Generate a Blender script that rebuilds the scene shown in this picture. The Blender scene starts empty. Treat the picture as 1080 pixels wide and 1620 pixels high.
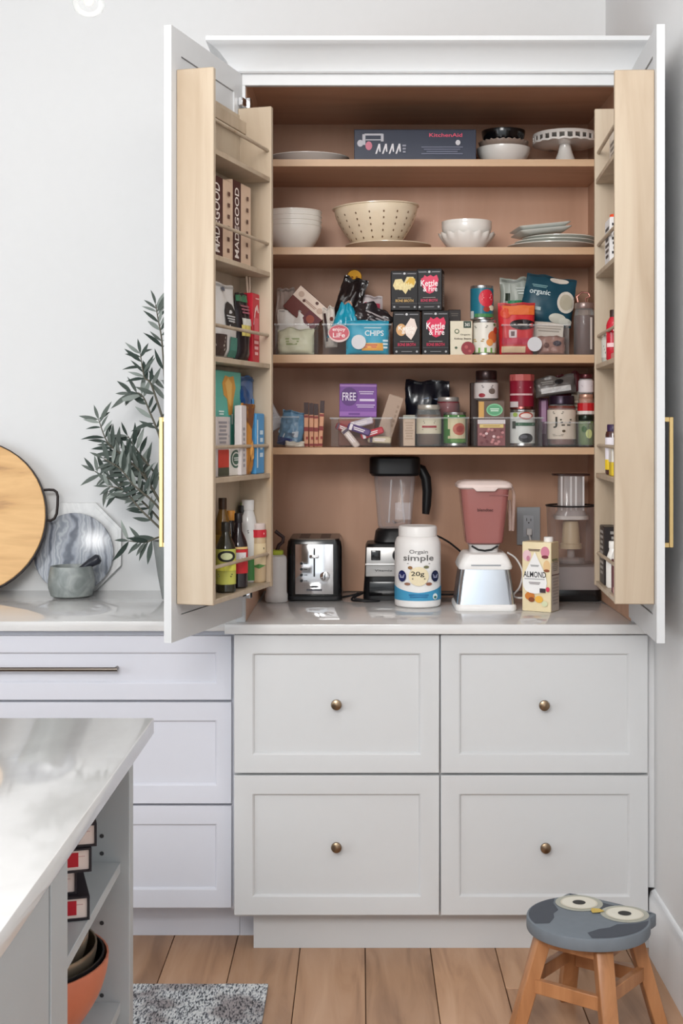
import bpy, bmesh, math, random
from mathutils import Vector, Matrix, noise
random.seed(7)
S = bpy.context.scene
COL = S.collection
# ---------------------------------------------------------------- camera, light, exposure
F, CX, CY, EYE = 2156.0, 570.0, 680.0, 1.49
cam = bpy.data.cameras.new('camera'); camo = bpy.data.objects.new('camera', cam); COL.objects.link(camo)
camo.location = (0, 0, EYE); camo.rotation_euler = (math.pi/2, 0, 0)
cam.sensor_width = 36; cam.lens = F/1620*36; cam.clip_start = .05
cam.shift_x = (540-CX)/1620; cam.shift_y = (CY-810)/1620
S.camera = camo
S.view_settings.view_transform = 'Standard'; S.view_settings.look = 'None'
S.view_settings.gamma = 1; S.view_settings.use_curve_mapping = False
S.view_settings.exposure = 0.22
W = bpy.data.worlds.new('overcast_daylight'); S.world = W; W.use_nodes = True
W.node_tree.nodes['Background'].inputs[0].default_value = (.88, .95, 1, 1)
W.node_tree.nodes['Background'].inputs[1].default_value = 1.3
def area(name, loc, target, size, power, col):
    l = bpy.data.lights.new(name, 'AREA'); l.shape = 'RECTANGLE'; l.size, l.size_y = size
    l.energy = power; l.color = col
    o = bpy.data.objects.new(name, l); COL.objects.link(o); o.location = loc
    o.rotation_euler = (Vector(target)-Vector(loc)).to_track_quat('-Z', 'Y').to_euler()
    return o
area('rear_window_daylight', (-.75, -.4, 2.60), (.2, 4.3, 1.7), (1.3, .8), 76, (1, .985, .965))
area('window_daylight', (-3.6, .6, 1.5), (.9, 2.2, .9), (2.4, 1.8), 38, (.95, .975, 1))
area('wall_top_fill', (.1, 2.5, 2.93), (.1, 4.6, 1.9), (1.6, .5), 10, (1, .97, .94))  # added fill near the ceiling, aimed at the back wall to brighten its top

# ---------------------------------------------------------------- helpers
def L(c): c /= 255; return c/12.92 if c <= .04045 else ((c+.055)/1.055)**2.4
def lin(rgb): return (L(rgb[0]), L(rgb[1]), L(rgb[2]), 1)
def X_(px, Y): return (px-CX)/F*Y
def Z_(py, Y): return EYE-(py-CY)/F*Y
_m = {}
def nodes(name):
    m = bpy.data.materials.new(name); m.use_nodes = True; nt = m.node_tree
    return m, nt, nt.nodes['Principled BSDF']
def mat(rgb, rough=.5, metal=0., vary=.05, coat=0.):
    k = (tuple(rgb), rough, metal, vary, coat)
    if k in _m: return _m[k]
    m, nt, b = nodes('paint_%d_%d_%d_%d' % (*rgb, int(rough*100)))
    n = nt.nodes.new('ShaderNodeTexNoise'); n.inputs['Scale'].default_value = 28
    tc = nt.nodes.new('ShaderNodeTexCoord'); nt.links.new(tc.outputs['Object'], n.inputs['Vector'])
    hs = nt.nodes.new('ShaderNodeMix'); hs.data_type = 'RGBA'
    c = lin(rgb); hs.inputs[6].default_value = tuple(x*(1-vary) for x in c[:3])+(1,); hs.inputs[7].default_value = tuple(min(1, x*(1+vary)) for x in c[:3])+(1,)
    nt.links.new(n.outputs['Fac'], hs.inputs[0]); nt.links.new(hs.outputs[2], b.inputs['Base Color'])
    b.inputs['Roughness'].default_value = rough; b.inputs['Metallic'].default_value = metal
    if metal == 0 and .3 <= rough < .6: b.inputs['Specular IOR Level'].default_value = .28
    if coat: b.inputs['Coat Weight'].default_value = coat; b.inputs['Coat Roughness'].default_value = .08
    _m[k] = m; return m
def clear(rgb=(235, 240, 240), alpha=.14, rough=.04):
    k = ('clear', tuple(rgb), alpha, rough)
    if k in _m: return _m[k]
    m, nt, b = nodes('clear_%d_%d_%d' % tuple(rgb)); o = nt.nodes['Material Output']
    t = nt.nodes.new('ShaderNodeBsdfTransparent'); mix = nt.nodes.new('ShaderNodeMixShader')
    lw = nt.nodes.new('ShaderNodeLayerWeight'); lw.inputs[0].default_value = .35
    ma = nt.nodes.new('ShaderNodeMath'); ma.operation = 'MULTIPLY_ADD'; ma.inputs[1].default_value = .35; ma.inputs[2].default_value = alpha; ma.use_clamp = True
    nt.links.new(lw.outputs['Fresnel'], ma.inputs[0]); nt.links.new(ma.outputs[0], mix.inputs[0])
    b.inputs['Base Color'].default_value = lin(rgb); b.inputs['Roughness'].default_value = rough
    nt.links.new(t.outputs[0], mix.inputs[1]); nt.links.new(b.outputs[0], mix.inputs[2]); nt.links.new(mix.outputs[0], o.inputs[0])
    _m[k] = m; return m
def ramp(nt, stops):
    r = nt.nodes.new('ShaderNodeValToRGB'); e = r.color_ramp.elements
    while len(e) < len(stops): e.new(.5)
    for x, (p, c) in zip(e, stops): x.position = p; x.color = lin(c)
    return r
def wood(name, cols, scale=(3, 40, 40), rough=.45, rand=0., knots=None, along='x'):
    m, nt, b = nodes(name)
    tc = nt.nodes.new('ShaderNodeTexCoord'); mp = nt.nodes.new('ShaderNodeMapping'); mp.inputs['Scale'].default_value = scale
    oi = nt.nodes.new('ShaderNodeObjectInfo'); ad = nt.nodes.new('ShaderNodeVectorMath'); ad.operation = 'ADD'
    ml = nt.nodes.new('ShaderNodeVectorMath'); ml.operation = 'SCALE'; ml.inputs[3].default_value = 7.0
    cb = nt.nodes.new('ShaderNodeCombineXYZ')
    for i in range(3): nt.links.new(oi.outputs['Random'], cb.inputs[i])
    nt.links.new(cb.outputs[0], ml.inputs[0]); nt.links.new(tc.outputs['Object'], ad.inputs[0]); nt.links.new(ml.outputs[0], ad.inputs[1])
    nt.links.new(ad.outputs[0], mp.inputs['Vector'])
    n = nt.nodes.new('ShaderNodeTexNoise'); n.inputs['Scale'].default_value = 1; n.inputs['Detail'].default_value = 6; n.inputs['Distortion'].default_value = .8
    nt.links.new(mp.outputs[0], n.inputs['Vector'])
    r = ramp(nt, [(i/(len(cols)-1)*.5+.25, c) for i, c in enumerate(cols)]); nt.links.new(n.outputs['Fac'], r.inputs[0])
    out = r.outputs[0]
    if knots:
        v = nt.nodes.new('ShaderNodeTexVoronoi'); v.inputs['Scale'].default_value = knots[0]
        mp2 = nt.nodes.new('ShaderNodeMapping'); mp2.inputs['Scale'].default_value = knots[2]; nt.links.new(ad.outputs[0], mp2.inputs['Vector']); nt.links.new(mp2.outputs[0], v.inputs['Vector'])
        kr = nt.nodes.new('ShaderNodeMapRange'); kr.inputs[1].default_value = .04; kr.inputs[2].default_value = .16; kr.inputs[3].default_value = .75; kr.inputs[4].default_value = 0
        nt.links.new(v.outputs['Distance'], kr.inputs[0])
        mx = nt.nodes.new('ShaderNodeMix'); mx.data_type = 'RGBA'; mx.inputs[7].default_value = lin(knots[1])
        nt.links.new(kr.outputs[0], mx.inputs[0]); nt.links.new(out, mx.inputs[6]); out = mx.outputs[2]
    if rand:
        hv = nt.nodes.new('ShaderNodeHueSaturation'); mr = nt.nodes.new('ShaderNodeMapRange'); mr.inputs[3].default_value = 1-rand; mr.inputs[4].default_value = 1+rand
        nt.links.new(oi.outputs['Random'], mr.inputs[0]); nt.links.new(mr.outputs[0], hv.inputs['Value']); nt.links.new(out, hv.inputs['Color']); out = hv.outputs[0]
    nt.links.new(out, b.inputs['Base Color']); b.inputs['Roughness'].default_value = rough
    bp = nt.nodes.new('ShaderNodeBump'); bp.inputs['Strength'].default_value = .08; bp.inputs['Distance'].default_value = .002
    nt.links.new(n.outputs['Fac'], bp.inputs['Height']); nt.links.new(bp.outputs[0], b.inputs['Normal'])
    return m
def marbled(name, stops, scale=(3, 3, 3), dist=3., rough=.12, wave=0.):
    m, nt, b = nodes(name)
    tc = nt.nodes.new('ShaderNodeTexCoord'); mp = nt.nodes.new('ShaderNodeMapping'); mp.inputs['Scale'].default_value = scale
    nt.links.new(tc.outputs['Object'], mp.inputs[0])
    if wave:
        n = nt.nodes.new('ShaderNodeTexWave'); n.inputs['Scale'].default_value = wave; n.inputs['Distortion'].default_value = dist; n.inputs['Detail'].default_value = 4; n.inputs['Detail Scale'].default_value = 1.2
    else:
        n = nt.nodes.new('ShaderNodeTexNoise'); n.inputs['Scale'].default_value = 1; n.inputs['Detail'].default_value = 8; n.inputs['Distortion'].default_value = dist
    nt.links.new(mp.outputs[0], n.inputs['Vector'])
    r = ramp(nt, stops); nt.links.new(n.outputs['Fac'], r.inputs[0]); nt.links.new(r.outputs[0], b.inputs['Base Color'])
    b.inputs['Roughness'].default_value = rough
    return m

class MB:
    def __init__(s): s.v = []; s.f = []
    def add(s, vs, fs):
        o = len(s.v); s.v += [tuple(v) for v in vs]; s.f += [tuple(i+o for i in f) for f in fs]; return s
    def box(s, x0, x1, y0, y1, z0, z1):
        return s.add([(x, y, z) for z in (z0, z1) for y in (y0, y1) for x in (x0, x1)],
                     [(0, 2, 3, 1), (4, 5, 7, 6), (0, 1, 5, 4), (2, 6, 7, 3), (0, 4, 6, 2), (1, 3, 7, 5)])
    def loft(s, secs, n=4, cap=(1, 1)):          # secs: (w, d, r, z[, ox, oy])
        rings = []
        for q in secs:
            w, d, r, z = q[:4]; ox, oy = (q[4], q[5]) if len(q) > 4 else (0, 0)
            r = max(1e-4, min(r, w/2, d/2)); ring = []
            for cx, cy, a in ((w/2-r, d/2-r, 0), (-w/2+r, d/2-r, 90), (-w/2+r, -d/2+r, 180), (w/2-r, -d/2+r, 270)):
                for i in range(n+1):
                    t = math.radians(a+90*i/n); ring.append((cx+ox+r*math.cos(t), cy+oy+r*math.sin(t), z))
            rings.append(ring)
        k = len(rings[0]); vs = [p for g in rings for p in g]; fs = []
        for j in range(len(rings)-1):
            for i in range(k): a = j*k+i; b = j*k+(i+1) % k; fs.append((a, b, b+k, a+k))
        if cap[0]: fs.append(tuple(reversed(range(k))))
        if cap[1]: fs.append(tuple(range((len(rings)-1)*k, len(rings)*k)))
        return s.add(vs, fs)
    def lathe(s, prof, n=32, ruf=None, c=(0, 0), sy=1):         # prof: (r, z); ruf(i_profile, angle)->(dr, dz)
        vs = []; fs = []; m = len(prof)
        for j, (r, z) in enumerate(prof):
            for i in range(n):
                t = 2*math.pi*i/n; dr, dz = ruf(j, t) if ruf else (0, 0)
                vs.append((c[0]+(r+dr)*math.cos(t), c[1]+(r+dr)*math.sin(t)*sy, z+dz))
        for j in range(m-1):
            for i in range(n): a = j*n+i; b = j*n+(i+1) % n; fs.append((a, b, b+n, a+n))
        if prof[0][0] > 1e-3: fs.append(tuple(reversed(range(n))))
        if prof[-1][0] > 1e-3: fs.append(tuple(range((m-1)*n, m*n)))
        return s.add(vs, fs)
    def tube(s, pts, r, n=8, cap=True):
        pts = [Vector(p) for p in pts]; rs = r if isinstance(r, (list, tuple)) else [r]*len(pts)
        vs = []; fs = []; up = None
        for i, p in enumerate(pts):
            t = (pts[min(i+1, len(pts)-1)]-pts[max(i-1, 0)]).normalized()
            if up is None: up = t.orthogonal().normalized()
            up = (up-t*up.dot(t)).normalized(); sd = t.cross(up)
            for k in range(n):
                a = 2*math.pi*k/n; vs.append(p+(up*math.cos(a)+sd*math.sin(a))*rs[i])
        for j in range(len(pts)-1):
            for k in range(n): a = j*n+k; b = j*n+(k+1) % n; fs.append((a, b, b+n, a+n))
        if cap: fs.append(tuple(reversed(range(n)))); fs.append(tuple(range((len(pts)-1)*n, len(pts)*n)))
        return s.add(vs, fs)
    def prism(s, pts, y0, y1, axis='y'):         # 2-D outline extruded
        k = len(pts)
        if axis == 'y': vs = [(x, y0, z) for x, z in pts]+[(x, y1, z) for x, z in pts]
        elif axis == 'z': vs = [(x, y, y0) for x, y in pts]+[(x, y, y1) for x, y in pts]
        else: vs = [(y0, y, z) for y, z in pts]+[(y1, y, z) for y, z in pts]
        fs = [tuple(range(k)), tuple(reversed(range(k, 2*k)))]+[(i, i+k, (i+1) % k+k, (i+1) % k) for i in range(k)]
        return s.add(vs, fs)
    def beam(s, p0, p1, w0, d0, w1=None, d1=None, rot=0):
        p0, p1 = Vector(p0), Vector(p1); a = (math.cos(rot), math.sin(rot)); w1 = w1 or w0; d1 = d1 or d0
        vs = []
        for p, w, d in ((p0, w0, d0), (p1, w1, d1)):
            for sx, sy in ((-1, -1), (1, -1), (1, 1), (-1, 1)):
                x, y = sx*w/2, sy*d/2; vs.append((p.x+x*a[0]-y*a[1], p.y+x*a[1]+y*a[0], p.z))
        return s.add(vs, [(0, 1, 2, 3), (7, 6, 5, 4)]+[(i, i+4, (i+1) % 4+4, (i+1) % 4) for i in range(4)])
def mesh(name, mb, m, smooth=0., bevel=0., seg=2):
    me = bpy.data.meshes.new(name); me.from_pydata(mb.v, [], mb.f)
    bm = bmesh.new(); bm.from_mesh(me); bmesh.ops.recalc_face_normals(bm, faces=bm.faces)
    if bevel:
        es = [e for e in bm.edges if len(e.link_faces) == 2 and e.calc_face_angle(0) > .6]
        bmesh.ops.bevel(bm, geom=es, offset=bevel, segments=seg, affect='EDGES', profile=.5, clamp_overlap=True)
    bm.to_mesh(me); bm.free()
    if smooth or bevel:
        me.shade_smooth(); me.set_sharp_from_angle(angle=math.radians(smooth or 40))
    me.materials.append(m); return me
def link(name, me, parent=None):
    o = bpy.data.objects.new(name, me); COL.objects.link(o)
    if parent: o.parent = parent
    return o
def put(name, mb, m, parent, **kw):          # world-space mesh under an unrotated parent
    mb.v = [tuple(Vector(v)-parent.location) for v in mb.v]; return obj(name, mb, m, parent, **kw)
def obj(name, mb, m, parent=None, smooth=0., bevel=0., seg=2, label=None):
    o = link(name, mesh(name, mb, m, smooth, bevel, seg), parent)
    if label: o['label'] = label
    return o
def tag(o, label, cat, group=None):
    o['label'] = label; o['category'] = cat
    if group: o['group'] = group
    return o
def thing(name, label, cat, loc=(0, 0, 0), rot=(0, 0, 0), group=None):
    o = bpy.data.objects.new(name, None); COL.objects.link(o); o.empty_display_size = .05
    o.location = loc; o.rotation_euler = rot if isinstance(rot, tuple) else (0, 0, rot)
    return tag(o, label, cat, group)
def struct(o, label=None):
    o['kind'] = 'structure'
    if label: o['label'] = label
    return o
# printed matter: 2-D shapes mapped on to a face; coordinates are fractions of the face
_txt = {}
def text2d(s):
    if s not in _txt:
        c = bpy.data.curves.new('t', 'FONT'); c.body = s; c.size = 1; c.offset = .012; c.resolution_u = 3
        o = bpy.data.objects.new('t', c); me = bpy.data.meshes.new_from_object(o)
        vs = [(v.co.x, v.co.y) for v in me.vertices]; fs = [tuple(p.vertices) for p in me.polygons]
        bpy.data.objects.remove(o); bpy.data.curves.remove(c); bpy.data.meshes.remove(me)
        xs = [v[0] for v in vs]; ys = [v[1] for v in vs]
        x0, x1, y0, y1 = min(xs), max(xs), min(ys), max(ys)
        _txt[s] = ([((x-(x0+x1)/2)/(x1-x0), (y-(y0+y1)/2)/(y1-y0)) for x, y in vs], fs)
    return _txt[s]
def shape2d(kind, w, h, extra=None):
    if kind == 'rect':
        n, k = 6, 3; vs = [(-w/2+w*i/n, -h/2+h*j/k) for j in range(k+1) for i in range(n+1)]
        return vs, [(j*(n+1)+i, j*(n+1)+i+1, (j+1)*(n+1)+i+1, (j+1)*(n+1)+i) for j in range(k) for i in range(n)]
    if kind == 'disc':
        n = 20; vs = [(0, 0)]+[(w/4*math.cos(6.2832*i/n), h/4*math.sin(6.2832*i/n)) for i in range(n)]+[(w/2*math.cos(6.2832*i/n), h/2*math.sin(6.2832*i/n)) for i in range(n)]
        return vs, [(0, 1+i, 1+(i+1) % n) for i in range(n)]+[(1+i, 1+n+i, 1+n+(i+1) % n, 1+(i+1) % n) for i in range(n)]
    if kind == 'poly': return [(x*w, y*h) for x, y in extra], [tuple(range(len(extra)))]
    if kind == 'lines':
        vs = []; fs = []; k = extra or 3
        for j in range(k):
            z = h/2-h*(j+.5)/k; t = h/k*.28; q = w/2*(1-.25*((j*7) % 3)/2); b = len(vs)
            vs += [(-q, z-t), (q, z-t), (q, z+t), (-q, z+t)]; fs.append((b, b+1, b+2, b+3))
        return vs, fs
    vs, fs = text2d(extra); r = -1 if kind == 'vtext' else 1
    if kind == 'vtext': return [(-y*w, x*h) for x, y in vs], fs
    return [(x*w, y*h) for x, y in vs], fs
NAMES = {'rect': 'label_panel', 'disc': 'label_spot', 'poly': 'printed_shape', 'lines': 'small_print', 'text': 'lettering', 'vtext': 'lettering'}
def decals(root, fn, FW, FH, specs, start=0):
    for i, sp in enumerate(specs):
        kind, col, cx, cz, w, h = sp[:6]; vs, fs = shape2d(kind, w*FW, h*FH, sp[6] if len(sp) > 6 else None)
        mb = MB(); off = .0007+.0004*(i+start)
        mb.add([fn(x+cx*FW, z+cz*FH, off) for x, z in vs], fs)
        m = col if isinstance(col, bpy.types.Material) else mat(col, .4)
        me = bpy.data.meshes.new(NAMES[kind]); me.from_pydata(mb.v, [], mb.f); me.materials.append(m); link(NAMES[kind], me, root)
def f_front(d): return lambda x, z, o: (x, -d/2-o, z)
def f_right(w): return lambda x, z, o: (w/2+o, x, z)
def f_left(w): return lambda x, z, o: (-w/2-o, -x, z)
def f_top(h): return lambda x, z, o: (x, z, h+o)
def f_cyl(r): return lambda x, z, o: (math.sin(x/r)*(r+o), -math.cos(x/r)*(r+o), z)
def box_item(name, label, cat, loc, w, d, h, col, rot=0, front=(), right=(), left=(), rough=.4, group=None, bevel=.0015):
    t = thing(name, label, cat, loc, rot, group); m = col if isinstance(col, bpy.types.Material) else mat(col, rough)
    obj('carton_body', MB().box(-w/2, w/2, -d/2, d/2, 0, h), m, t, bevel=bevel, seg=1)
    if h > .04 and w > .03: obj('closure_flap', MB().box(-w/2+.001, w/2-.001, -d/2+.002, -d/2+.002+d*.48, h, h+.0008), m, t)
    decals(t, f_front(d), w, h, front)
    if right: decals(t, f_right(w), d, h, right)
    if left: decals(t, f_left(w), d, h, left)
    return t
def can_item(name, label, cat, loc, r, h, col, front=(), lid=(185, 185, 185), group=None, rot=0):
    t = thing(name, label, cat, loc, rot, group)
    obj('can_body', MB().lathe([(r*.93, 0), (r*.99, .002), (r*.99, .006), (r*.97, .008), (r*.97, h-.008), (r*.99, h-.006), (r*.99, h-.001), (r*.95, h), (r*.94, h-.003), (0, h-.003)]), mat(lid, .25, .9), t, smooth=35)
    obj('paper_label', MB().lathe([(r*.98, .009), (r, .0095), (r, h-.0095), (r*.98, h-.009)]), mat(col, .35), t, smooth=35)
    decals(t, f_cyl(r), 2*r, h, front); return t
def jar_item(name, label, cat, loc, r, h, content, lid, front=(), label_band=None, lidh=.16, group=None, fill=.75, glass=None):
    t = thing(name, label, cat, loc, 0, group); b = h*(1-lidh)
    obj('jar_body', MB().lathe([(r*.9, 0), (r, .005), (r, b*.8), (r*.92, b*.93), (r*.82, b)]), glass or clear((225, 230, 228), .12), t, smooth=40)
    obj('contents', MB().lathe([(r*.86, .004), (r*.94, .008), (r*.94, b*fill), (0, b*fill)]), mat(content, .3), t, smooth=40)
    obj('lid', MB().lathe([(r*.86, b-.002), (r*.9, b), (r*.9, h-.003), (r*.86, h), (0, h)]), mat(lid, .3, .5), t, smooth=40)
    if label_band:
        c, z0, z1 = label_band; obj('paper_label', MB().lathe([(r+.0002, z0*h), (r+.0008, z0*h), (r+.0008, z1*h), (r+.0002, z1*h)]), mat(c, .5), t, smooth=40)
    decals(t, f_cyl(r+.0012), 2*r, h, front); return t
def bottle_item(name, label, cat, loc, r, h, col, cap, neck=.4, front=(), label_band=None, group=None, shoulder=.6, rough=.12, capcol2=None):
    t = thing(name, label, cat, loc, 0, group); hc = h*.9
    obj('bottle_body', MB().lathe([(r*.85, 0), (r, .004), (r, h*shoulder), (r*.9, h*(shoulder+.06)), (r*neck*1.1, h*min(.86, shoulder+.2)), (r*neck, h*.88), (r*neck, hc)], 24), mat(col, rough), t, smooth=40)
    obj('cap', MB().lathe([(r*neck*1.12, hc-.006), (r*neck*1.15, hc-.004), (r*neck*1.15, h-.002), (r*neck*1.05, h), (0, h)], 20), mat(cap, .35), t, smooth=40)
    if label_band:
        c, z0, z1 = label_band; obj('paper_label', MB().lathe([(r+.0002, z0*h), (r+.0008, z0*h), (r+.0008, z1*h), (r+.0002, z1*h)], 24), mat(c, .5), t, smooth=40)
    decals(t, f_cyl(r+.0012), 2*r, h, front); return t
def pouch_item(name, label, cat, loc, w, d, h, col, rot=0, front=(), seed=0, crumple=.004, rough=.3, flare=0., group=None, seal=True, metal=0.):
    t = thing(name, label, cat, loc, rot, group); nx, nz = 14, 16; mb = MB()
    def half(u, v):      # u -1..1, v 0..1
        e = max(0, 1-abs(u)**2.6)**.5; f = min(1, v*7)**.5*(1-max(0, (v-.35)/.65)**1.6)
        return d/2*e*(.12+.88*f)
    def pt(u, v, s):
        wob = noise.noise(Vector((u*2.2+seed*3.1, v*2.6, s*.7+seed))); wb2 = noise.noise(Vector((u*5+seed, v*6+seed*2.3, s+4)))
        x = w/2*u*(1+flare*(v-.5))+wb2*crumple*.6; y = s*(half(u, v)+.0008)+(wob*crumple*1.6+wb2*crumple*.7)*(1 if abs(u) < .97 else .6)*min(1, v*5)
        return (x, y, v*h+(noise.noise(Vector((u*1.7+seed*2, seed, 1)))*crumple*2.2 if v > .9 else 0))
    for s in (-1, 1): mb.v += [pt(-1+2*i/nx, j/nz, s) for j in range(nz+1) for i in range(nx+1)]
    k = nx+1; o = k*(nz+1)
    for b, q in ((0, 0), (o, 1)):
        for j in range(nz):
            for i in range(nx):
                f = (b+j*k+i, b+j*k+i+1, b+(j+1)*k+i+1, b+(j+1)*k+i); mb.f.append(f if not q else tuple(reversed(f)))
    ed = [i for i in range(k)]+[j*k+nx for j in range(1, nz+1)]+[nz*k+i for i in range(nx-1, -1, -1)]+[j*k for j in range(nz-1, 0, -1)]
    for a, b in zip(ed, ed[1:]+ed[:1]): mb.f.append((b, a, a+o, b+o))
    m = col if isinstance(col, bpy.types.Material) else mat(col, rough, metal)
    obj('pouch_body', mb, m, t, smooth=60)
    def fn(x, z, off):
        u = max(-1, min(1, x/(w/2))); v = max(0, min(1, z/h)); p = pt(u, v, -1); return (p[0], p[1]-off-.001, p[2])
    if seal: decals(t, fn, w, h, [('rect', tuple(int(c*.8) for c in (col if not isinstance(col, bpy.types.Material) else (60, 60, 60))), 0, .965, .92, .03)])
    decals(t, fn, w, h, front, 1); return t
def bin_item(name, label, loc, w, d, h, tab=None):
    t = thing(name, label, 'storage bin', loc); m = clear((220, 224, 226), .012); k = .0025
    mb = MB().box(-w/2, w/2, -d/2, d/2, 0, k).box(-w/2, w/2, -d/2, -d/2+k, k, h).box(-w/2, w/2, d/2-k, d/2, k, h).box(-w/2, -w/2+k, -d/2+k, d/2-k, k, h).box(w/2-k, w/2, -d/2+k, d/2-k, k, h)
    obj('bin_walls', mb, m, t)
    e = .004; rim = MB().box(-w/2-e, w/2+e, -d/2-e, -d/2, h-.005, h).box(-w/2-e, w/2+e, d/2, d/2+e, h-.005, h).box(-w/2-e, -w/2, -d/2, d/2, h-.005, h).box(w/2, w/2+e, -d/2, d/2, h-.005, h)
    obj('rim', rim, clear((240, 243, 245), .16), t)
    if tab: decals(t, f_front(d), w, h, [('disc', (205, 205, 208), tab[0], tab[1], tab[2]/w, tab[2]/h)]); 
    return t
# ---------------------------------------------------------------- shared materials
M_WALL = mat((219, 219, 219), .7, 0, .012)
M_CAB = mat((200, 201, 202), .38, 0, .01)
M_CAB2 = mat((204, 205, 213), .38, 0, .01)
M_ISL = mat((168, 172, 174), .45, 0, .02)
M_QUARTZ = marbled('white_quartz', [(.3, (206, 205, 204)), (.5, (211, 210, 209)), (.56, (205, 204, 203)), (.62, (211, 210, 209))], (1.2, 1.2, 1.2), 1.5, .06)
M_MAPLE = wood('maple_ply', [(160, 140, 116), (178, 160, 138), (187, 172, 151)], (14, 14, 1.6), .42, .02, (2.2, (188, 150, 108), (1.6, 1.6, .9)))
M_MAPLEX = wood('maple_shelf', [(178, 142, 106), (194, 158, 122), (200, 168, 136)], (2, 14, 14), .42, .02)
M_VENEER = wood('cabinet_veneer', [(176, 134, 106), (192, 150, 122), (200, 160, 134)], (1.5, 9, 9), .45)
M_VENEERB = wood('cabinet_back_veneer', [(180, 136, 108), (194, 150, 122), (202, 160, 134)], (6, 6, 1.2), .5, 0, (2.0, (120, 84, 62), (1, 1, 1)))
M_OAK = wood('oak_plank', [(136, 100, 74), (180, 140, 108), (196, 158, 128)], (16, 1.8, 16), .42, .14, (1.6, (96, 62, 40), (4, .9, 1)))
M_STOOL = wood('stool_timber', [(142, 94, 58), (176, 122, 80), (194, 140, 96)], (22, 22, 3), .4, .06)
M_BRASS = mat((206, 178, 124), .32, 1.)
M_KNOB = mat((142, 122, 100), .3, 1.)
M_NICK = mat((120, 112, 104), .35, 1.)
M_CHROME = mat((222, 222, 224), .10, 1., .02)
M_STEEL = mat((190, 192, 196), .28, 1., .02)
M_BLACK = mat((24, 24, 26), .38, 0, .1)
M_BLACKG = mat((14, 14, 16), .16, 0, .1)
M_WHITEP = mat((240, 238, 236), .35, 0, .01)
M_CERAM = mat((232, 228, 222), .22, 0, .015, .4)
M_CREAM = mat((226, 210, 184), .25, 0, .02, .4)
# ---------------------------------------------------------------- the setting
YW = 4.64; XR = .834; CT = .943; CEIL = 3.0
struct(obj('wall_back', MB().box(-4.2, 1.0, YW, YW+.12, 0, CEIL), M_WALL))
struct(obj('wall_right', MB().box(XR, XR+.12, -1.5, YW, 0, CEIL), M_WALL))
struct(obj('left_sky_blocker', MB().box(-4.3, -4.2, 2.3, YW+.12, 0, CEIL), M_WALL))  # unseen slab, added to block sky light reaching the back left
struct(obj('ceiling', MB().box(-4.2, 1.0, -1.5, YW+.12, CEIL, CEIL+.1), M_WALL))
floor = struct(obj('floor', MB().box(-4.2, XR, -1.5, YW, -.06, -.012), mat((70, 48, 32), .8)))
PW = .187; random.seed(3)
pm = [mesh('plank', MB().box(-PW/2+.0012, PW/2-.0012, 0, ln, -.012, 0), M_OAK, bevel=.0012, seg=1) for ln in (1.2, 1.5, 1.8)]
cut = {}
for i in range(-14, 5):
    x = .0185+PW*(i+.5)-.005
    if x+PW/2 > XR+.1: continue
    y = -1.4-random.random()*.9
    while y < YW:
        k = random.randrange(3); ln = (1.2, 1.5, 1.8)[k]
        if y+ln > 0.2 and x+PW/2 < XR:
            me = pm[k] if y+ln < YW else mesh('plank', MB().box(-PW/2+.0012, PW/2-.0012, 0, YW-y-.002, -.012, 0), M_OAK, bevel=.0012, seg=1)
            p = link('plank', me, floor); p.location = (x, y, 0)
        y += ln+.0015
for k, y in enumerate((.15, 1.35, 2.55)):          # ripped row along the wall
    x0 = .0135+PW*4-PW/2+PW/2; p = obj('plank', MB().box(0, XR-x0-.0015, 0, (1.198, 1.198, 2.0)[k], -.012, 0), M_OAK, floor, bevel=.0012, seg=1); p.location = (x0+.0012, y, 0)
bbm = mat((232, 234, 236), .35, 0, .01)
struct(obj('baseboard_right', MB().prism([(XR, 0), (XR-.018, 0), (XR-.018, .165), (XR-.012, .185), (XR, .19)], -1.5, 3.86, 'y'), bbm, bevel=.001, seg=1))
struct(obj('trim_1', MB().box(.8135, XR, 3.872, 3.885, .19, 2.5), mat((214, 214, 215), .4, 0, .01)), 'narrow grey filler strip between cabinet and wall')

# ---------------------------------------------------------------- base cabinets
def shaker(name, x0, x1, z0, z1, y, fr, parent, m, t=.02, rec=.009):
    w = x1-x0; h = z1-z0; a, b = fr; s = .006      # y: front face; local to parent (parent at origin in x,z)
    o = [(x0, z0), (x1, z0), (x1, z1), (x0, z1)]; i = [(x0+a, z0+b), (x1-a, z0+b), (x1-a, z1-b), (x0+a, z1-b)]
    j = [(x0+a+s, z0+b+s), (x1-a-s, z0+b+s), (x1-a-s, z1-b-s), (x0+a+s, z1-b-s)]
    vs = [(p[0], y, p[1]) for p in o]+[(p[0], y, p[1]) for p in i]+[(p[0], y+rec, p[1]) for p in j]+[(p[0], y+t, p[1]) for p in o]+[(p[0], y+t, p[1]) for p in j]
    fs = []
    for k in range(4):
        n = (k+1) % 4; fs += [(k, n, 4+n, 4+k), (4+k, 4+n, 8+n, 8+k), (8+k, 8+n, 16+n, 16+k), (k, 12+k, 12+n, n), (12+k, 16+k, 16+n, 12+n)]
    d = obj(name, MB().add(vs, fs), m, parent, bevel=.0012, seg=1)
    obj('recessed_panel', MB().box(x0+a+.004, x1-a-.004, y+rec, y+t-.001, z0+b+.004, z1-b-.004), m, d)
    return d
YD = 3.85
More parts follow.
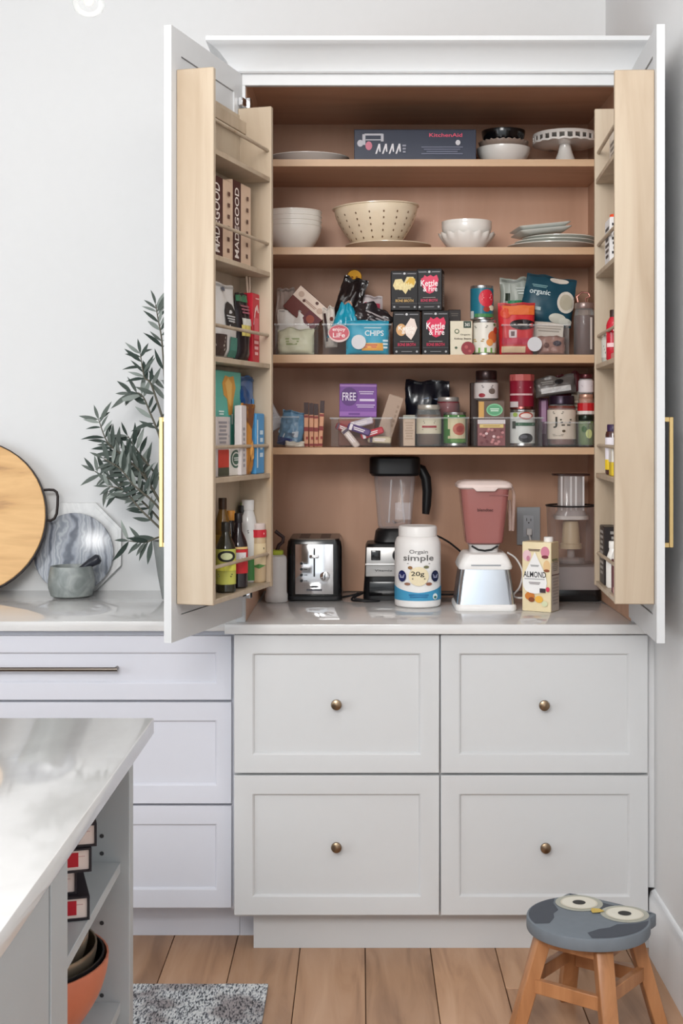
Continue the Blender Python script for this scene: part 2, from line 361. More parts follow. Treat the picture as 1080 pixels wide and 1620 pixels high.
def knob(parent, px, py):
    k = MB(); x, z = X_(px, YD), Z_(py, YD)
    prof = [(.007, 0), (.006, .006), (.005, .012), (.0135, .016), (.0155, .021), (.014, .026), (.008, .0285), (0, .029)]
    n = 24; vs = []; fs = []
    for r, t in prof:
        for q in range(n): a = 6.28318*q/n; vs.append((x+r*math.cos(a), YD+.009-t, z+r*math.sin(a)))
    for j in range(len(prof)-1):
        for q in range(n): a = j*n+q; b = j*n+(q+1) % n; fs.append((a, b, b+n, a+n))
    obj('knob', MB().add(vs, fs), M_KNOB, parent, smooth=40, label='antique bronze round knob')
pc = thing('pantry_base_cabinet', 'light grey base cabinet with four large knobbed shaker drawers beneath the open pantry', 'cabinet')
xl, xr_ = X_(370, YD), X_(1025, YD)
obj('cabinet_body', MB().box(xl+.002, xr_, YD+.021, YW-.004, .108, CT-.0285), M_CAB, pc)
obj('toe_kick', MB().box(X_(401, 3.92), XR-.002, 3.92, 3.94, 0, .108), M_CAB, pc)
for x0, x1, y0, y1, kx, ky in ((370, 694.5, 1004.5, 1223, 532, 1114), (697, 1024.5, 1004.5, 1223, 860, 1115), (370, 694.5, 1227, 1448, 532, 1339), (697, 1025, 1227, 1448, 862, 1340)):
    d = shaker('drawer', X_(x0, YD), X_(x1, YD), Z_(y1, YD), Z_(y0, YD), YD, (.052, .052), pc, M_CAB); knob(d, kx, ky)
YL = 3.91
lc = thing('base_cabinet', 'white three-drawer shaker base cabinet under the counter with potted olive', 'cabinet')
xa, xb = X_(-366, YL), X_(366, YL)
obj('cabinet_body', MB().box(xa, xl+.001, YL+.021, YW-.004, .108, CT-.0285), M_CAB2, lc)
obj('toe_kick', MB().box(xa, xl+.001, 4.018, 4.034, 0, .108), M_CAB2, lc)
obj('toe_kick_return', MB().box(xl+.002, X_(401, 3.92)-.001, 4.018, 4.034, 0, .108), M_CAB2, pc)
for y0, y1, f in ((1006, 1107.5, .047), (1111, 1271.5, .052), (1275, 1436.5, .052)):
    z0, z1 = Z_(y1, YL), Z_(y0, YL)
    d = shaker('drawer', xa, xb, z0, z1, YL, (.042, f), lc, M_CAB2)
    zc = (z0+z1)/2+.0; x1 = X_(188, YL); x0 = X_(-188, YL)
    hb = MB().tube([(x0, YL-.024, zc), (x1, YL-.024, zc)], .006, 10)
    for x in (x0+.006, x1-.006): hb.tube([(x, YL+.008, zc), (x, YL-.024, zc)], .005, 8)
    obj('bar_handle', hb, M_NICK, d, smooth=40, label='long dark nickel bar pull')
tag(obj('pantry_countertop', MB().box(X_(355, 3.83), XR-.001, 3.83, YW-.004, CT-.0275, CT), M_QUARTZ, bevel=.0015, seg=2), 'glossy white quartz countertop inside the pantry, carrying toaster and blenders', 'countertop')
tag(obj('side_countertop', MB().box(-1.75, X_(355, 3.83)-.0015, 3.888, YW-.002, CT-.0275, CT), M_QUARTZ, bevel=.0015, seg=2), 'white quartz countertop holding round boards, mortar and potted olive', 'countertop')

# ---------------------------------------------------------------- pantry cupboard
PY = 3.87; YB = 4.62; YS = 4.25
XI0, XI1 = X_(388, PY), X_(1000, PY)
pt = thing('pantry_cupboard', 'tall white pantry cupboard with both doors wide open and maple interior', 'cupboard', (0, 0, 0))
obj('back_panel', MB().box(XI0-.012, XI1+.012, YB, YB+.012, CT+.0005, 2.56), M_VENEERB, pt)
ZC = 2.525
for s, x0, x1 in ((0, X_(370, YD)+.004, XI0), (1, XI1, .8115)):
    inner = obj('side_panel', MB().box(x0, x1, PY+.02, YB, CT+.0005, 2.56), M_CAB, pt)
    lx = XI0 if s == 0 else XI1
    obj('side_lining', MB().box(lx-.001 if s else lx, lx if s else lx+.001, PY+.021, YB, CT+.001, ZC), M_VENEER, inner)
obj('top_panel', MB().box(XI0, XI1, PY+.02, YB, ZC, ZC+.018), M_VENEER, pt)
fz = Z_(135, PY)
ff = MB().box(X_(370, YD)+.004, .8125, PY, PY+.02, fz, 2.56)
obj('face_frame_rail', ff, M_CAB, pt, bevel=.001, seg=1)
obj('face_frame_stile', MB().box(X_(370, YD)+.004, XI0, PY, PY+.02, CT+.0005, fz), M_CAB, pt, bevel=.001, seg=1)
obj('face_frame_stile', MB().box(XI1, .8125, PY, PY+.02, CT+.0005, fz), M_CAB, pt, bevel=.001, seg=1)
# crown moulding: profile (out, z) swept along the left return and the front
prof = [(0, 2.5), (.010, 2.5), (.014, 2.504), (.010, 2.508), (.012, 2.514), (.020, 2.530), (.038, 2.552), (.056, 2.566), (.066, 2.570), (.074, 2.576), (.074, 2.588), (0, 2.588)]
cl = X_(370, YD); vs = []; n = len(prof)
for (o, z) in prof: vs.append((cl-o, YB, z))
for (o, z) in prof: vs.append((cl-o, PY-o, z))
for (o, z) in prof: vs.append((XR-.001, PY-o, z))
fs = [(a*n+i, a*n+(i+1) % n, (a+1)*n+(i+1) % n, (a+1)*n+i) for a in (0, 1) for i in range(n)]+[tuple(range(n)), tuple(range(3*n-1, 2*n-1, -1))]
obj('crown_moulding', MB().add(vs, fs), M_CAB, pt, smooth=25)
SH = {}
for k, (y0, y1) in enumerate(((252, 263), (391, 402.5), (561, 574), (708, 719))):
    zt = Z_(y0, YS); SH[k+1] = zt
    s_ = obj('shelf', MB().box(XI0+.0015, XI1-.0015, YS+.004, YB-.001, Z_(y1, YS), zt), M_VENEER, pt, bevel=.0008, seg=1)
    obj('shelf_edge', MB().box(XI0+.0015, XI1-.0015, YS, YS+.0035, Z_(y1, YS), zt), M_MAPLEX, s_, label='pale maple edge band')
# doors with racks
DZ0, DZ1 = .9595, 2.498
DOOR = {}
RZ = [2.195, 1.930, 1.674, 1.369, 1.065]; RR = [2.270, 2.010, 1.754, 1.446, 1.144]
def make_door(side):
    if side == 'L': h, f, sg = Vector((X_(383, PY), PY-.002)), Vector((X_(271, 3.39), 3.39)), 1
    else: h, f, sg = Vector((X_(994, PY), PY-.002)), Vector((X_(1038.5, 3.387), 3.387)), -1
    e = (f-h); ln = e.length; e.normalize(); nrm = Vector((-e.y, e.x))*sg
    DOOR[side] = (h, e, nrm, ln); ang = math.atan2(e.y, e.x)
    v = lambda a: a*sg
    def bx(mb, u0, u1, a, b, z0, z1): lo, hi = sorted((v(a), v(b))); return mb.box(u0, u1, lo, hi, z0, z1)
    st = .062; fr = MB()
    bx(fr, 0, st, -.02, 0, DZ0, DZ1); bx(fr, ln-st, ln, -.02, 0, DZ0, DZ1); bx(fr, st, ln-st, -.02, 0, DZ0, DZ0+st); bx(fr, st, ln-st, -.02, 0, DZ1-st, DZ1)
    d = obj('cupboard_door', fr, M_CAB, pt); d.location = (h.x, h.y, 0); d.rotation_euler = (0, 0, ang)
    obj('door_panel', bx(MB(), st+.0015, ln-st-.0015, -.014, -.004, DZ0+st+.0015, DZ1-st-.0015), M_CAB, d)
    # handle on the outer face
    hz0, hz1 = 1.195, 1.522; hu = ln-.034
    hb = MB(); bx(hb, hu-.006, hu+.006, -.046, -.036, hz0, hz1); bx(hb, hu-.006, hu+.006, -.036, -.0205, hz0, hz0+.012); bx(hb, hu-.006, hu+.006, -.036, -.0205, hz1-.012, hz1)
    obj('door_handle', hb, M_BRASS, d, bevel=.001, seg=1, label='square brass pull bar')
    for z in (2.415, 1.75, 1.03):
        hg = MB(); bx(hg, -.012, .034, .0003, .014, z-.012, z+.012); bx(hg, -.030, -.010, .002, .020, z-.020, z+.020)
        obj('hinge', hg, M_CHROME, d, bevel=.002, seg=1)
    # rack
    u0, u1, dp = .020, ln-.030, .100; z0, z1 = 1.052, 2.394
    for ua, ub in ((u0, u0+.016), (u1-.016, u1)):
        obj('rack_side', bx(MB(), ua, ub, .0005, dp, z0, z1), M_MAPLE, d, bevel=.002, seg=1)
    obj('rack_back', bx(MB(), u0+.0165, u1-.0165, .0005, .006, z0, z1-.02), M_MAPLE, d)
    obj('cleat', bx(MB(), u0+.0165, u1-.0165, .0065, .026, 2.318, 2.352), M_MAPLE, d, bevel=.001, seg=1)
    for z in RZ:
        obj('rack_shelf', bx(MB(), u0+.0165, u1-.0165, .0065, dp-.003, z-.013, z), M_MAPLE, d, bevel=.001, seg=1)
    for z in RR:
        lo = v(dp-.010)
        obj('rail', MB().tube([(u0+.0165, lo, z), (u1-.0165, lo, z)], .0048, 8), M_MAPLE, d, smooth=50)
    return d
make_door('L'); make_door('R')
def RP(side, u, v, z=0):
    h, e, n, ln = DOOR[side]; p = h+e*u+n*v; return Vector((p.x, p.y, z))
def u_at(side, px, v):
    a, b = 0., .5; fa = lambda u: CX+F*RP(side, u, v).x/RP(side, u, v).y-px
    a, b = .038, .47
    s = fa(a) > 0
    if fa(a)*fa(b) > 0: return a if abs(fa(a)) < abs(fa(b)) else b
    for _ in range(40):
        m = (a+b)/2
        if (fa(m) > 0) == s: a = m
        else: b = m
    return (a+b)/2
def RROT(side):
    n = DOOR[side][2]; return math.atan2(n.x, -n.y)

# ---------------------------------------------------------------- island
IX = -.392; IY = 2.588
tag(obj('island_countertop', MB().box(-1.7, IX, .35, IY, CT-.03, CT), M_QUARTZ, bevel=.002, seg=2), 'thick white quartz island top in the foreground corner', 'countertop')
isl = thing('kitchen_island', 'grey kitchen island with open end shelves holding books and bowls', 'island')
IB = -.41; IZ = CT-.0305
obj('end_panel', MB().box(-1.65, IB, 2.42, 2.46, 0, IZ), M_ISL, isl, bevel=.001, seg=1)
obj('niche_divider', MB().box(-.85, IB, 1.807, 1.909, 0, IZ), M_ISL, isl, bevel=.001, seg=1)
obj('niche_back', MB().box(-.86, -.842, 1.91, 2.419, 0, IZ), M_ISL, isl)
sh1, sh2 = .722, .474
for z in (sh1, sh2, .11):
    obj('shelf', MB().box(-.841, IB-.016, 1.9095, 2.4195, z-.018, z), M_ISL, isl, bevel=.001, seg=1)
obj('front_panel', MB().box(-.86, IB-.002, .4, 1.803, .1, IZ), M_ISL, isl, bevel=.001, seg=1)
obj('toe_kick', MB().box(-1.6, IB-.06, .4, 1.806, 0, .099), M_ISL, isl)
pin = mat((60, 60, 62), .5)
for yy, x in ((2.4195, -.459), ):
    for z in (.769, .738, .6145, .518, .486):
        obj('shelf_pin_hole', MB().add([(x+.004*math.cos(a*.7854), yy-.0006, z+.004*math.sin(a*.7854)) for a in range(8)], [tuple(range(8))]), pin, isl)
# ---------------------------------------------------------------- on the side counter
M_BOARD = wood('reclaimed_board', [(122, 84, 52), (206, 160, 104), (222, 178, 120), (208, 160, 104)], (2.2, 1, 16), .5, 0, (3.2, (70, 48, 32), (.8, 1, 2.4)))
def circ(r, n=48, ph=0.): return [(r*math.cos(2*math.pi*i/n+ph), r*math.sin(2*math.pi*i/n+ph)) for i in range(n)]
def leaning(name, label, cat, x, y, r, tilt): return thing(name, label, cat, (x, y, CT+.0005), (-math.radians(tilt), 0, 0))
t = leaning('cutting_board', 'large round wooden board with dark iron rim and loop handle against the wall', 'cutting board', -1.307, 4.500, .26, 10)
obj('board_face', MB().prism([(x, z+.26) for x, z in circ(.256)], 0, .026), M_BOARD, t, bevel=.002, seg=1)
rim = MB(); o = circ(.26); i_ = circ(.2562); n = 48
for yy in (.004, .022): pass
rim.add([(x, .003, z+.26) for x, z in o]+[(x, .003, z+.26) for x, z in i_]+[(x, .023, z+.26) for x, z in o]+[(x, .023, z+.26) for x, z in i_],
        [f for k in range(n) for f in ((k, (k+1) % n, n+(k+1) % n, n+k), (2*n+k, 3*n+k, 3*n+(k+1) % n, 2*n+(k+1) % n), (k, 2*n+k, 2*n+(k+1) % n, (k+1) % n))])
iron = mat((44, 36, 34), .5, .6)
obj('iron_rim', rim, iron, t)
hp = [(.245, .352), (.262, .353), (.278, .352), (.288, .345), (.2925, .33), (.293, .30), (.291, .272), (.284, .256), (.272, .249), (.259, .25)]
obj('loop_handle', MB().tube([(x, .013, z) for x, z in hp], .0045, 8), iron, t, smooth=50)
t = leaning('octagonal_tray', 'white octagonal marble tray leaning on the wall behind the grey marble round', 'tray', X_(120, 4.6), 4.608, .15, 3)
oc = [(.1495/math.cos(math.pi/8)*math.cos(math.pi/8+k*math.pi/4), .15+.1495/math.cos(math.pi/8)*math.sin(math.pi/8+k*math.pi/4)) for k in range(8)]
oc2 = [(x*.93, .15+(z-.15)*.93) for x, z in oc]
m_om = marbled('pale_marble', [(.3, (206, 206, 206)), (.5, (224, 224, 223)), (.6, (210, 210, 210)), (.7, (226, 226, 226))], (6, 6, 6), 2, .3)
obj('tray_slab', MB().prism(oc, .002, .014), m_om, t, bevel=.001, seg=1)
obj('tray_face', MB().prism(oc2, 0, .002), m_om, t)
M_GM = marbled('grey_swirl_marble', [(.0, (92, 97, 108)), (.16, (140, 145, 155)), (.45, (160, 164, 172)), (.7, (138, 142, 150)), (.9, (172, 176, 182)), (1., (130, 135, 144))], (1, .2, -.8), 9., .2, 5.5)
t = leaning('marble_board', 'round grey swirled marble board leaning behind the stone mortar', 'serving board', X_(113, 4.56), 4.572, .133, 7)
obj('marble_slab', MB().prism([(x, z+.134) for x, z in circ(.134)], 0, .014), M_GM, t, bevel=.002)
m_st = marbled('grey_stone', [(.3, (112, 118, 116)), (.5, (134, 140, 138)), (.65, (156, 160, 158)), (.75, (124, 130, 128))], (14, 14, 14), 1.5, .45)
t = thing('mortar', 'grey stone mortar with a handled rim standing on the side counter', 'mortar', (X_(113, 4.475), 4.475, CT+.0005))
obj('mortar_bowl', MB().lathe([(.058, 0), (.067, .004), (.0755, .03), (.076, .055), (.070, .088), (.0675, .1), (.061, .1), (.060, .085), (.055, .04), (.03, .022), (0, .02)], 40), m_st, t, smooth=45)
t = thing('pestle', 'dark stone pestle resting in the grey mortar', 'pestle', (X_(113, 4.475), 4.475, CT))
obj('pestle_shaft', MB().tube([(-.02, .01, .036), (.0, .01, .052), (.03, .008, .083), (.06, .006, .108), (.085, .005, .122), (.093, .005, .126)], [.015, .0165, .014, .0145, .0175, .011], 14), mat((40, 42, 50), .3), t, smooth=50)
# olive plant
pxp, pyp = X_(286, 4.39), 4.39
t = thing('olive_plant', 'slim potted olive tree with grey-green leaves in a matte grey pot', 'potted plant', (pxp, pyp, CT+.0005))
obj('pot', MB().lathe([(.052, 0), (.06, .004), (.074, .08), (.086, .165), (.09, .19), (.083, .19), (.08, .175), (0, .172)], 36), marbled('pot_grey', [(.3, (118, 122, 120)), (.6, (138, 142, 140))], (9, 9, 9), 1, .6), t, smooth=40)
obj('soil', MB().lathe([(.08, .1732), (.05, .178), (0, .18)], 20), mat((58, 46, 36), .9, 0, .4), t, smooth=40)
random.seed(21)
def lp(px, py, dy=0): Y = 4.39+dy; return Vector((X_(px, Y)-pxp, dy, Z_(py, Y)-CT))
root = lp(286, 862)
BR = [[(284, 866), (276, 790), (266, 690), (260, 600), (256, 540), (250, 505), (246, 482)],
      [(282, 866), (256, 800), (225, 750), (195, 722), (170, 700), (156, 664)],
      [(281, 866), (250, 820), (215, 785), (180, 762), (150, 746)],
      [(281, 866), (252, 835), (222, 806), (196, 776), (172, 770)], [(280, 850), (248, 800), (214, 770), (190, 742), (164, 726)], [(278, 840), (244, 780), (214, 738), (188, 728)],
      [(276, 790), (255, 700), (238, 655), (224, 625), (206, 622)],
      [(266, 690), (250, 640), (238, 606), (228, 596), (222, 560)],
      [(280, 866), (256, 850), (230, 858), (204, 856)],
      [(276, 790), (246, 750), (216, 712), (202, 690)],
      [(278, 830), (250, 790), (222, 740), (186, 712)],
      [(286, 866), (296, 790), (306, 700), (300, 620)], [(287, 866), (318, 800), (330, 740)], [(284, 866), (300, 830), (322, 806)], [(276, 790), (282, 690), (280, 600)]]
stem_m = mat((92, 88, 76), .7)
lg = [mat((70, 80, 74), .5, 0, .2), mat((92, 100, 94), .5, 0, .2), mat((134, 142, 136), .55, 0, .15), mat((54, 66, 60), .5, 0, .2)]
def leafmesh(m, k):
    mb = MB(); n = 6; ws = [.0, .62, .95, 1, .82, .45, 0]; ln, wd = .064, .0066
    for i in range(n+1):
        x = ln*i/n; z = -.008*(i/n)**2*k; w = wd*ws[i]
        mb.v += [(x, -w, z+.0012*abs(w)/wd), (x, 0, z), (x, w, z+.0012*abs(w)/wd)]
    for i in range(n):
        a = i*3; mb.f += [(a, a+3, a+4, a+1), (a+1, a+4, a+5, a+2)]
    me = bpy.data.meshes.new('leaf'); me.from_pydata(mb.v, [], mb.f); me.materials.append(m); me.shade_smooth(); return me
LM = [leafmesh(m, k) for m in lg for k in (1, 2.5)]
def add_leaf(p, d, s, mi):
    d = d.normalized(); up = Vector((random.uniform(-.6, .6), -1, random.uniform(-.2, .9))).normalized(); y = up.cross(d)
    if y.length < .1: y = Vector((0, 0, 1)).cross(d)
    y.normalize(); z = d.cross(y)
    o = link('leaf', LM[mi], t); M = Matrix((d, y, z)).transposed().to_4x4(); M.translation = p; o.matrix_local = M @ Matrix.Scale(s, 4)
for bi, b in enumerate(BR):
    dy = [0, -.02, .03, -.03, -.05, .05, .02, -.02, -.04, .04, 0, .05, .03, .06, .02][bi]
    P_ = [lp(x, y, dy*min(1, i/2)) for i, (x, y) in enumerate(b)]
    fine = []
    for i in range(len(P_)-1):
        p0, p1, p2, p3 = P_[max(0, i-1)], P_[i], P_[i+1], P_[min(len(P_)-1, i+2)]
        for k in range(5):
            s = k/5; fine.append(.5*((2*p1)+(p2-p0)*s+(2*p0-5*p1+4*p2-p3)*s*s+(3*p1-p0-3*p2+p3)*s**3))
    fine.append(P_[-1]); m = len(fine)
    obj('stem', MB().tube(fine, [.0042*(1-.75*i/m)+.0006 for i in range(m)], 6), stem_m, t, smooth=60)
    st = 5 if bi in (0, 11, 14) else 7
    dens = {0: 2, 1: 1, 2: 1, 3: 1, 8: 1}.get(bi, 1)
    for i in range(st, m):
        if bi in (0, ) and i < 12 and i % 2: continue
        tdir = (fine[min(i+1, m-1)]-fine[max(0, i-1)]).normalized()
        for sgn in (-1, 1):
            if random.random() < (.78 if bi not in (0, 7, 8) else .5):
                side = Vector((tdir.z, random.uniform(-.5, .5), -tdir.x))*sgn
                d = tdir*random.uniform(.35, 1.1)+side*random.uniform(.5, 1.)+Vector((0, random.uniform(-.4, .3), random.uniform(-.25, .2)))
                if d.y > .1 and fine[i].y+pyp > 4.5: d.y = -d.y
                add_leaf(fine[i], d, random.uniform(.7, 1.3), random.randrange(8))
    add_leaf(fine[-1], fine[-1]-fine[-3], .8, random.randrange(8))
# glass pendant above the side counter
m_gl = clear((236, 238, 236), .05)
ly = 3.0; lx = X_(140, ly); lz = Z_(26, ly)
t = thing('pendant_lamp', 'small clear glass pendant globe hanging at the top edge', 'pendant lamp', (lx, ly, lz))
obj('glass_globe', MB().lathe([(.004, 0), (.018, .003), (.031, .013), (.036, .03), (.032, .05), (.02, .064), (.016, .07)], 28), m_gl, t, smooth=60)
obj('bulb', MB().lathe([(.002, .022), (.010, .027), (.0125, .038), (.008, .054), (.007, .068)], 18), clear((246, 240, 226), .06), t, smooth=60)
obj('socket', MB().lathe([(.016, .068), (.0175, .07), (.0175, .095), (.008, .1), (.003, .105)], 20), M_BRASS, t, smooth=40)
obj('cord', MB().tube([(0, 0, .1), (0, 0, CEIL-lz-.02)], .002, 6), M_WHITEP, t)
obj('ceiling_rose', MB().lathe([(.05, CEIL-lz-.001), (.05, CEIL-lz-.012), (.02, CEIL-lz-.025)], 24), M_BRASS, t, smooth=40)

# ---------------------------------------------------------------- appliances on the pantry counter
Z0 = CT+.0005
w, d, h = .176, .245, .195; t = thing('toaster', 'black two-slot toaster with a mirror chrome front', 'toaster', (X_(497, 4.35), 4.35+d/2, Z0))
obj('shell', MB().loft([(w*.97, d*.97, .02, .006), (w, d, .022, .02), (w, d, .022, h-.025), (w*.97, d*.985, .022, h-.006), (w*.92, d*.97, .022, h)], 5), M_BLACKG, t, smooth=35)
tp = obj('top_plate', MB().loft([(w*.9, d*.93, .018, h), (w*.9, d*.93, .018, h+.003)], 5), mat((96, 84, 76), .3, .9), t, smooth=35)
for x in (-.034, .034): obj('bread_slot', MB().box(x-.016, x+.016, -d*.36, d*.36, h+.003, h+.0036), M_BLACK, tp)
pw, ph = .122, .160
fp = obj('front_plate', MB().box(-.061, .061, -d/2-.004, -d/2+.004, .022, .022+ph), M_CHROME, t, bevel=.002)
yf = -d/2-.004
obj('lever_slot', MB().box(-.0025, .0025, yf-.0008, yf, .078, .172), M_BLACK, fp)
obj('lever', MB().box(-.015, .015, yf-.02, yf-.001, .138, .149), M_CHROME, fp, bevel=.003)
kn = MB(); kn.tube([(.034, yf-.0005, .08), (.034, yf-.012, .08), (.034, yf-.014, .08)], [.0165, .0155, .013], 24); obj('dial', kn, M_CHROME, fp, smooth=40)
obj('dial_mark', MB().box(.0322, .0358, yf-.0155, yf-.0142, .07, .09), M_BLACK, fp)
for k in range(4):
    z = .065+k*.0185; obj('button', MB().tube([(-.041, yf, z), (-.041, yf-.004, z)], .0045, 12), M_BLACK, fp, smooth=40)
    obj('button_mark', MB().box(-.033, -.022, yf-.0006, yf, z-.0012, z+.0012), M_BLACK, fp)
obj('base_trim', MB().loft([(w*.96, d*.96, .02, 0), (w*1.01, d*1.01, .024, .004), (w*1.01, d*1.01, .024, .014), (w*.98, d*.98, .02, .018)], 5), M_BLACK, t, smooth=40)
decals(t, f_front(d+.009), w, h, [('disc', (60, 60, 66), 0, .235, .16, .03), ('lines', (90, 90, 96), 0, .18, .28, .05, 1)])

t = thing('black_blender', 'tall black-lidded blender with clear pitcher behind the white tub', 'blender', (X_(624, 4.47), 4.475, Z0))
obj('motor_base', MB().loft([(.205, .2, .03, 0), (.205, .2, .03, .01), (.195, .19, .03, .075), (.19, .18, .03, .165), (.178, .165, .03, .178), (.12, .12, .03, .182)], 5), M_BLACK, t, smooth=35)
sf = obj('silver_fascia', MB().prism([(-.098, -.104), (-.098, -.098)][:0] or [(-.0955, .075), (.0955, .075), (.0935, .17), (-.0935, .17)], -.103, -.092), mat((176, 174, 172), .35, .5), t, bevel=.003)
obj('fascia_ridge', MB().box(-.097, .097, -.110, -.104, .112, .118), mat((206, 204, 202), .3, .4), sf, bevel=.002)
obj('switch', MB().box(-.078, -.048, -.107, -.1035, .128, .16), M_BLACKG, sf, bevel=.002)
kn = MB(); kn.tube([(.012, -.1035, .144), (.012, -.118, .144)], [.022, .02], 24); obj('speed_dial', kn, M_BLACK, sf, smooth=40)
decals(t, lambda x, z, o: (x, -.1035-o, z), .19, .19, [('text', (60, 60, 60), -.2, .5, .3, .035, 'Vitamix')])
obj('foot_panel', MB().box(-.085, .085, -.1015, -.096, .012, .06), M_BLACKG, t, bevel=.004)
obj('collar', MB().loft([(.135, .135, .04, .183), (.125, .125, .05, .215), (.108, .108, .05, .225)], 6), M_BLACK, t, smooth=40)
pz0, pz1 = .226, .405
pit = obj('pitcher', MB().loft([(.104, .104, .03, pz0), (.110, .110, .03, pz0+.01), (.138, .138, .034, pz1)], 6, (1, 0)), clear((215, 205, 205), .16), t, smooth=35)
obj('pitcher_rib', MB().tube([(-.02, -.058, pz0+.02), (-.012, -.066, pz1-.02)], .003, 6), clear((235, 230, 230), .4), pit)
obj('pitcher_rib', MB().tube([(.03, -.058, pz0+.02), (.018, -.066, pz1-.02)], .003, 6), clear((235, 230, 230), .4), pit)
bl = MB()
for a in range(4): bl.add([(0, 0, pz0+.012), (.03*math.cos(a*1.571), .03*math.sin(a*1.571), pz0+.022), (.026*math.cos(a*1.571+.35), .026*math.sin(a*1.571+.35), pz0+.018)], [(0, 1, 2)])
obj('blade', bl, M_STEEL, pit)
obj('tamper_panel', MB().box(.0, .05, -.067, -.064, pz0+.03, pz0+.085), clear((235, 232, 236), .16), pit)
obj('lid', MB().loft([(.15, .15, .035, pz1-.008), (.164, .164, .036, pz1), (.164, .164, .036, pz1+.048), (.155, .155, .034, pz1+.053)], 6), M_BLACK, t, smooth=40)
obj('handle', MB().tube([(.07, 0, pz1+.02), (.088, 0, pz1+.012), (.103, 0, pz1-.018), (.107, 0, pz1-.06), (.105, 0, pz1-.105), (.102, 0, pz1-.135)], [.014, .017, .017, .016, .015, .012], 12), M_BLACK, t, smooth=50)

t = thing('protein_tub', 'large white protein powder tub with blue base band, in front of the black blender', 'tub', (X_(660.5, 4.238), 4.238, Z0))
r = .0717; h = .249
obj('tub_body', MB().lathe([(r*.9, 0), (r*.98, .004), (r, .014), (r, .188), (r*.985, .198), (r*.93, .210), (r*.84, .2165), (r*.8, .218)], 48), M_WHITEP, t, smooth=40)
obj('screw_lid', MB().lathe([(r*.81, .217), (r*.835, .218), (r*.835, .243), (r*.81, .247), (r*.77, h), (r*.7, h-.002), (0, h-.002)], 48), M_WHITEP, t, smooth=35)
fn = f_cyl(r); band = []
N = 40; vs = []; fs = []
for i in range(N+1):
    x = (i/N-.5)*math.pi*r*1.0; zt = .048+.022*(abs(x)/(r*1.57))**1.5; vs += [fn(x, .023, .0008), fn(x, zt, .0008)]
for i in range(N): fs.append((2*i, 2*i+2, 2*i+3, 2*i+1))
obj('blue_band', MB().add(vs, fs), mat((74, 156, 196), .35), t, smooth=60)
decals(t, fn, 2*r, h, [('text', (130, 128, 126), 0, .69, .4, .06, 'Orgain'), ('text', (110, 108, 106), 0, .61, .68, .095, 'simple'), ('lines', (150, 148, 146), 0, .55, .5, .02, 1),
   ('disc', (150, 110, 70), -.18, .5, .1, .04), ('disc', (120, 120, 90), .16, .51, .12, .035), ('disc', (150, 100, 80), .22, .3, .14, .04), ('disc', (150, 110, 90), -.24, .3, .14, .035),
   ('disc', (236, 222, 188), 0, .395, .42, .235), ('text', (40, 38, 36), -.02, .42, .27, .07, '20g'), ('lines', (70, 64, 50), 0, .365, .27, .022, 1),
   ('disc', (36, 42, 92), -.36, .395, .2, .14), ('lines', (200, 204, 230), -.36, .395, .13, .05, 3), ('disc', (30, 36, 66), .36, .395, .2, .14), ('lines', (190, 194, 220), .36, .395, .13, .05, 3),
   ('lines', (40, 110, 160), .0, .155, .4, .05, 2), ('disc', (230, 240, 240), .35, .145, .12, .075), ('disc', (60, 120, 110), .35, .135, .07, .035)], 2)

t = thing('white_blender', 'white and silver blender with tinted rosy jar on the counter', 'blender', (X_(764.5, 4.2), 4.205, Z0))
obj('base_plinth', MB().loft([(.182, .196, .02, 0), (.186, .2, .022, .004), (.186, .2, .022, .014), (.178, .192, .02, .019)], 5), M_WHITEP, t, smooth=40)
obj('silver_body', MB().loft([(.176, .19, .018, .019), (.16, .178, .018, .085), (.146, .168, .018, .128)], 5), mat((200, 206, 214), .22, .85, .02), t, smooth=35)
obj('top_deck', MB().loft([(.160, .176, .022, .124), (.164, .18, .022, .132), (.15, .176, .022, .150), (.13, .16, .022, .168), (.12, .14, .022, .172)], 5), M_WHITEP, t, smooth=40)
obj('control_strip', MB().box(-.045, .045, -.0915, -.088, .1355, .139), mat((150, 154, 160), .3, .6), t)
obj('jar_mount', MB().loft([(.088, .088, .02, .172), (.088, .088, .02, .188), (.096, .096, .02, .196)], 5), mat((210, 206, 204), .35), t, smooth=40)
obj('mount_clip', MB().tube([(-.04, -.045, .192), (-.02, -.049, .181), (0, -.05, .178), (.02, -.049, .181), (.04, -.045, .192)], .003, 8), M_BLACK, t)
jr = obj('jar', MB().loft([(.098, .098, .022, .197), (.112, .112, .02, .202), (.148, .138, .02, .368)], 6), clear((176, 112, 108), .72, .12), t, smooth=35)
decals(t, lambda x, z, o: (x, -.066-(z-.3)*.04-o, z), .1, .4, [('text', (70, 34, 34), 0, .758, .48, .024, 'blendtec')])
obj('spout_step', MB().box(.012, .07, -.070, -.064, .345, .349), clear((150, 90, 88), .7), jr)
obj('lid', MB().loft([(.150, .14, .02, .366), (.168, .152, .022, .371), (.168, .152, .022, .380), (.15, .135, .02, .388), (.11, .11, .02, .392)], 6), mat((226, 208, 202), .35), t, smooth=40)
lf = MB().prism([(-.04, .372), (.04, .372), (.028, .36), (-.028, .36)], -.082, -.075); obj('lid_flap', lf, mat((226, 208, 202), .35), t, bevel=.002)
obj('handle', MB().tube([(.07, 0, .364), (.09, 0, .366), (.0945, 0, .345), (.093, 0, .29), (.090, 0, .235), (.083, 0, .236), (.082, 0, .28), (.08, 0, .33)], .0055, 8), clear((226, 200, 190), .35), t, smooth=50)

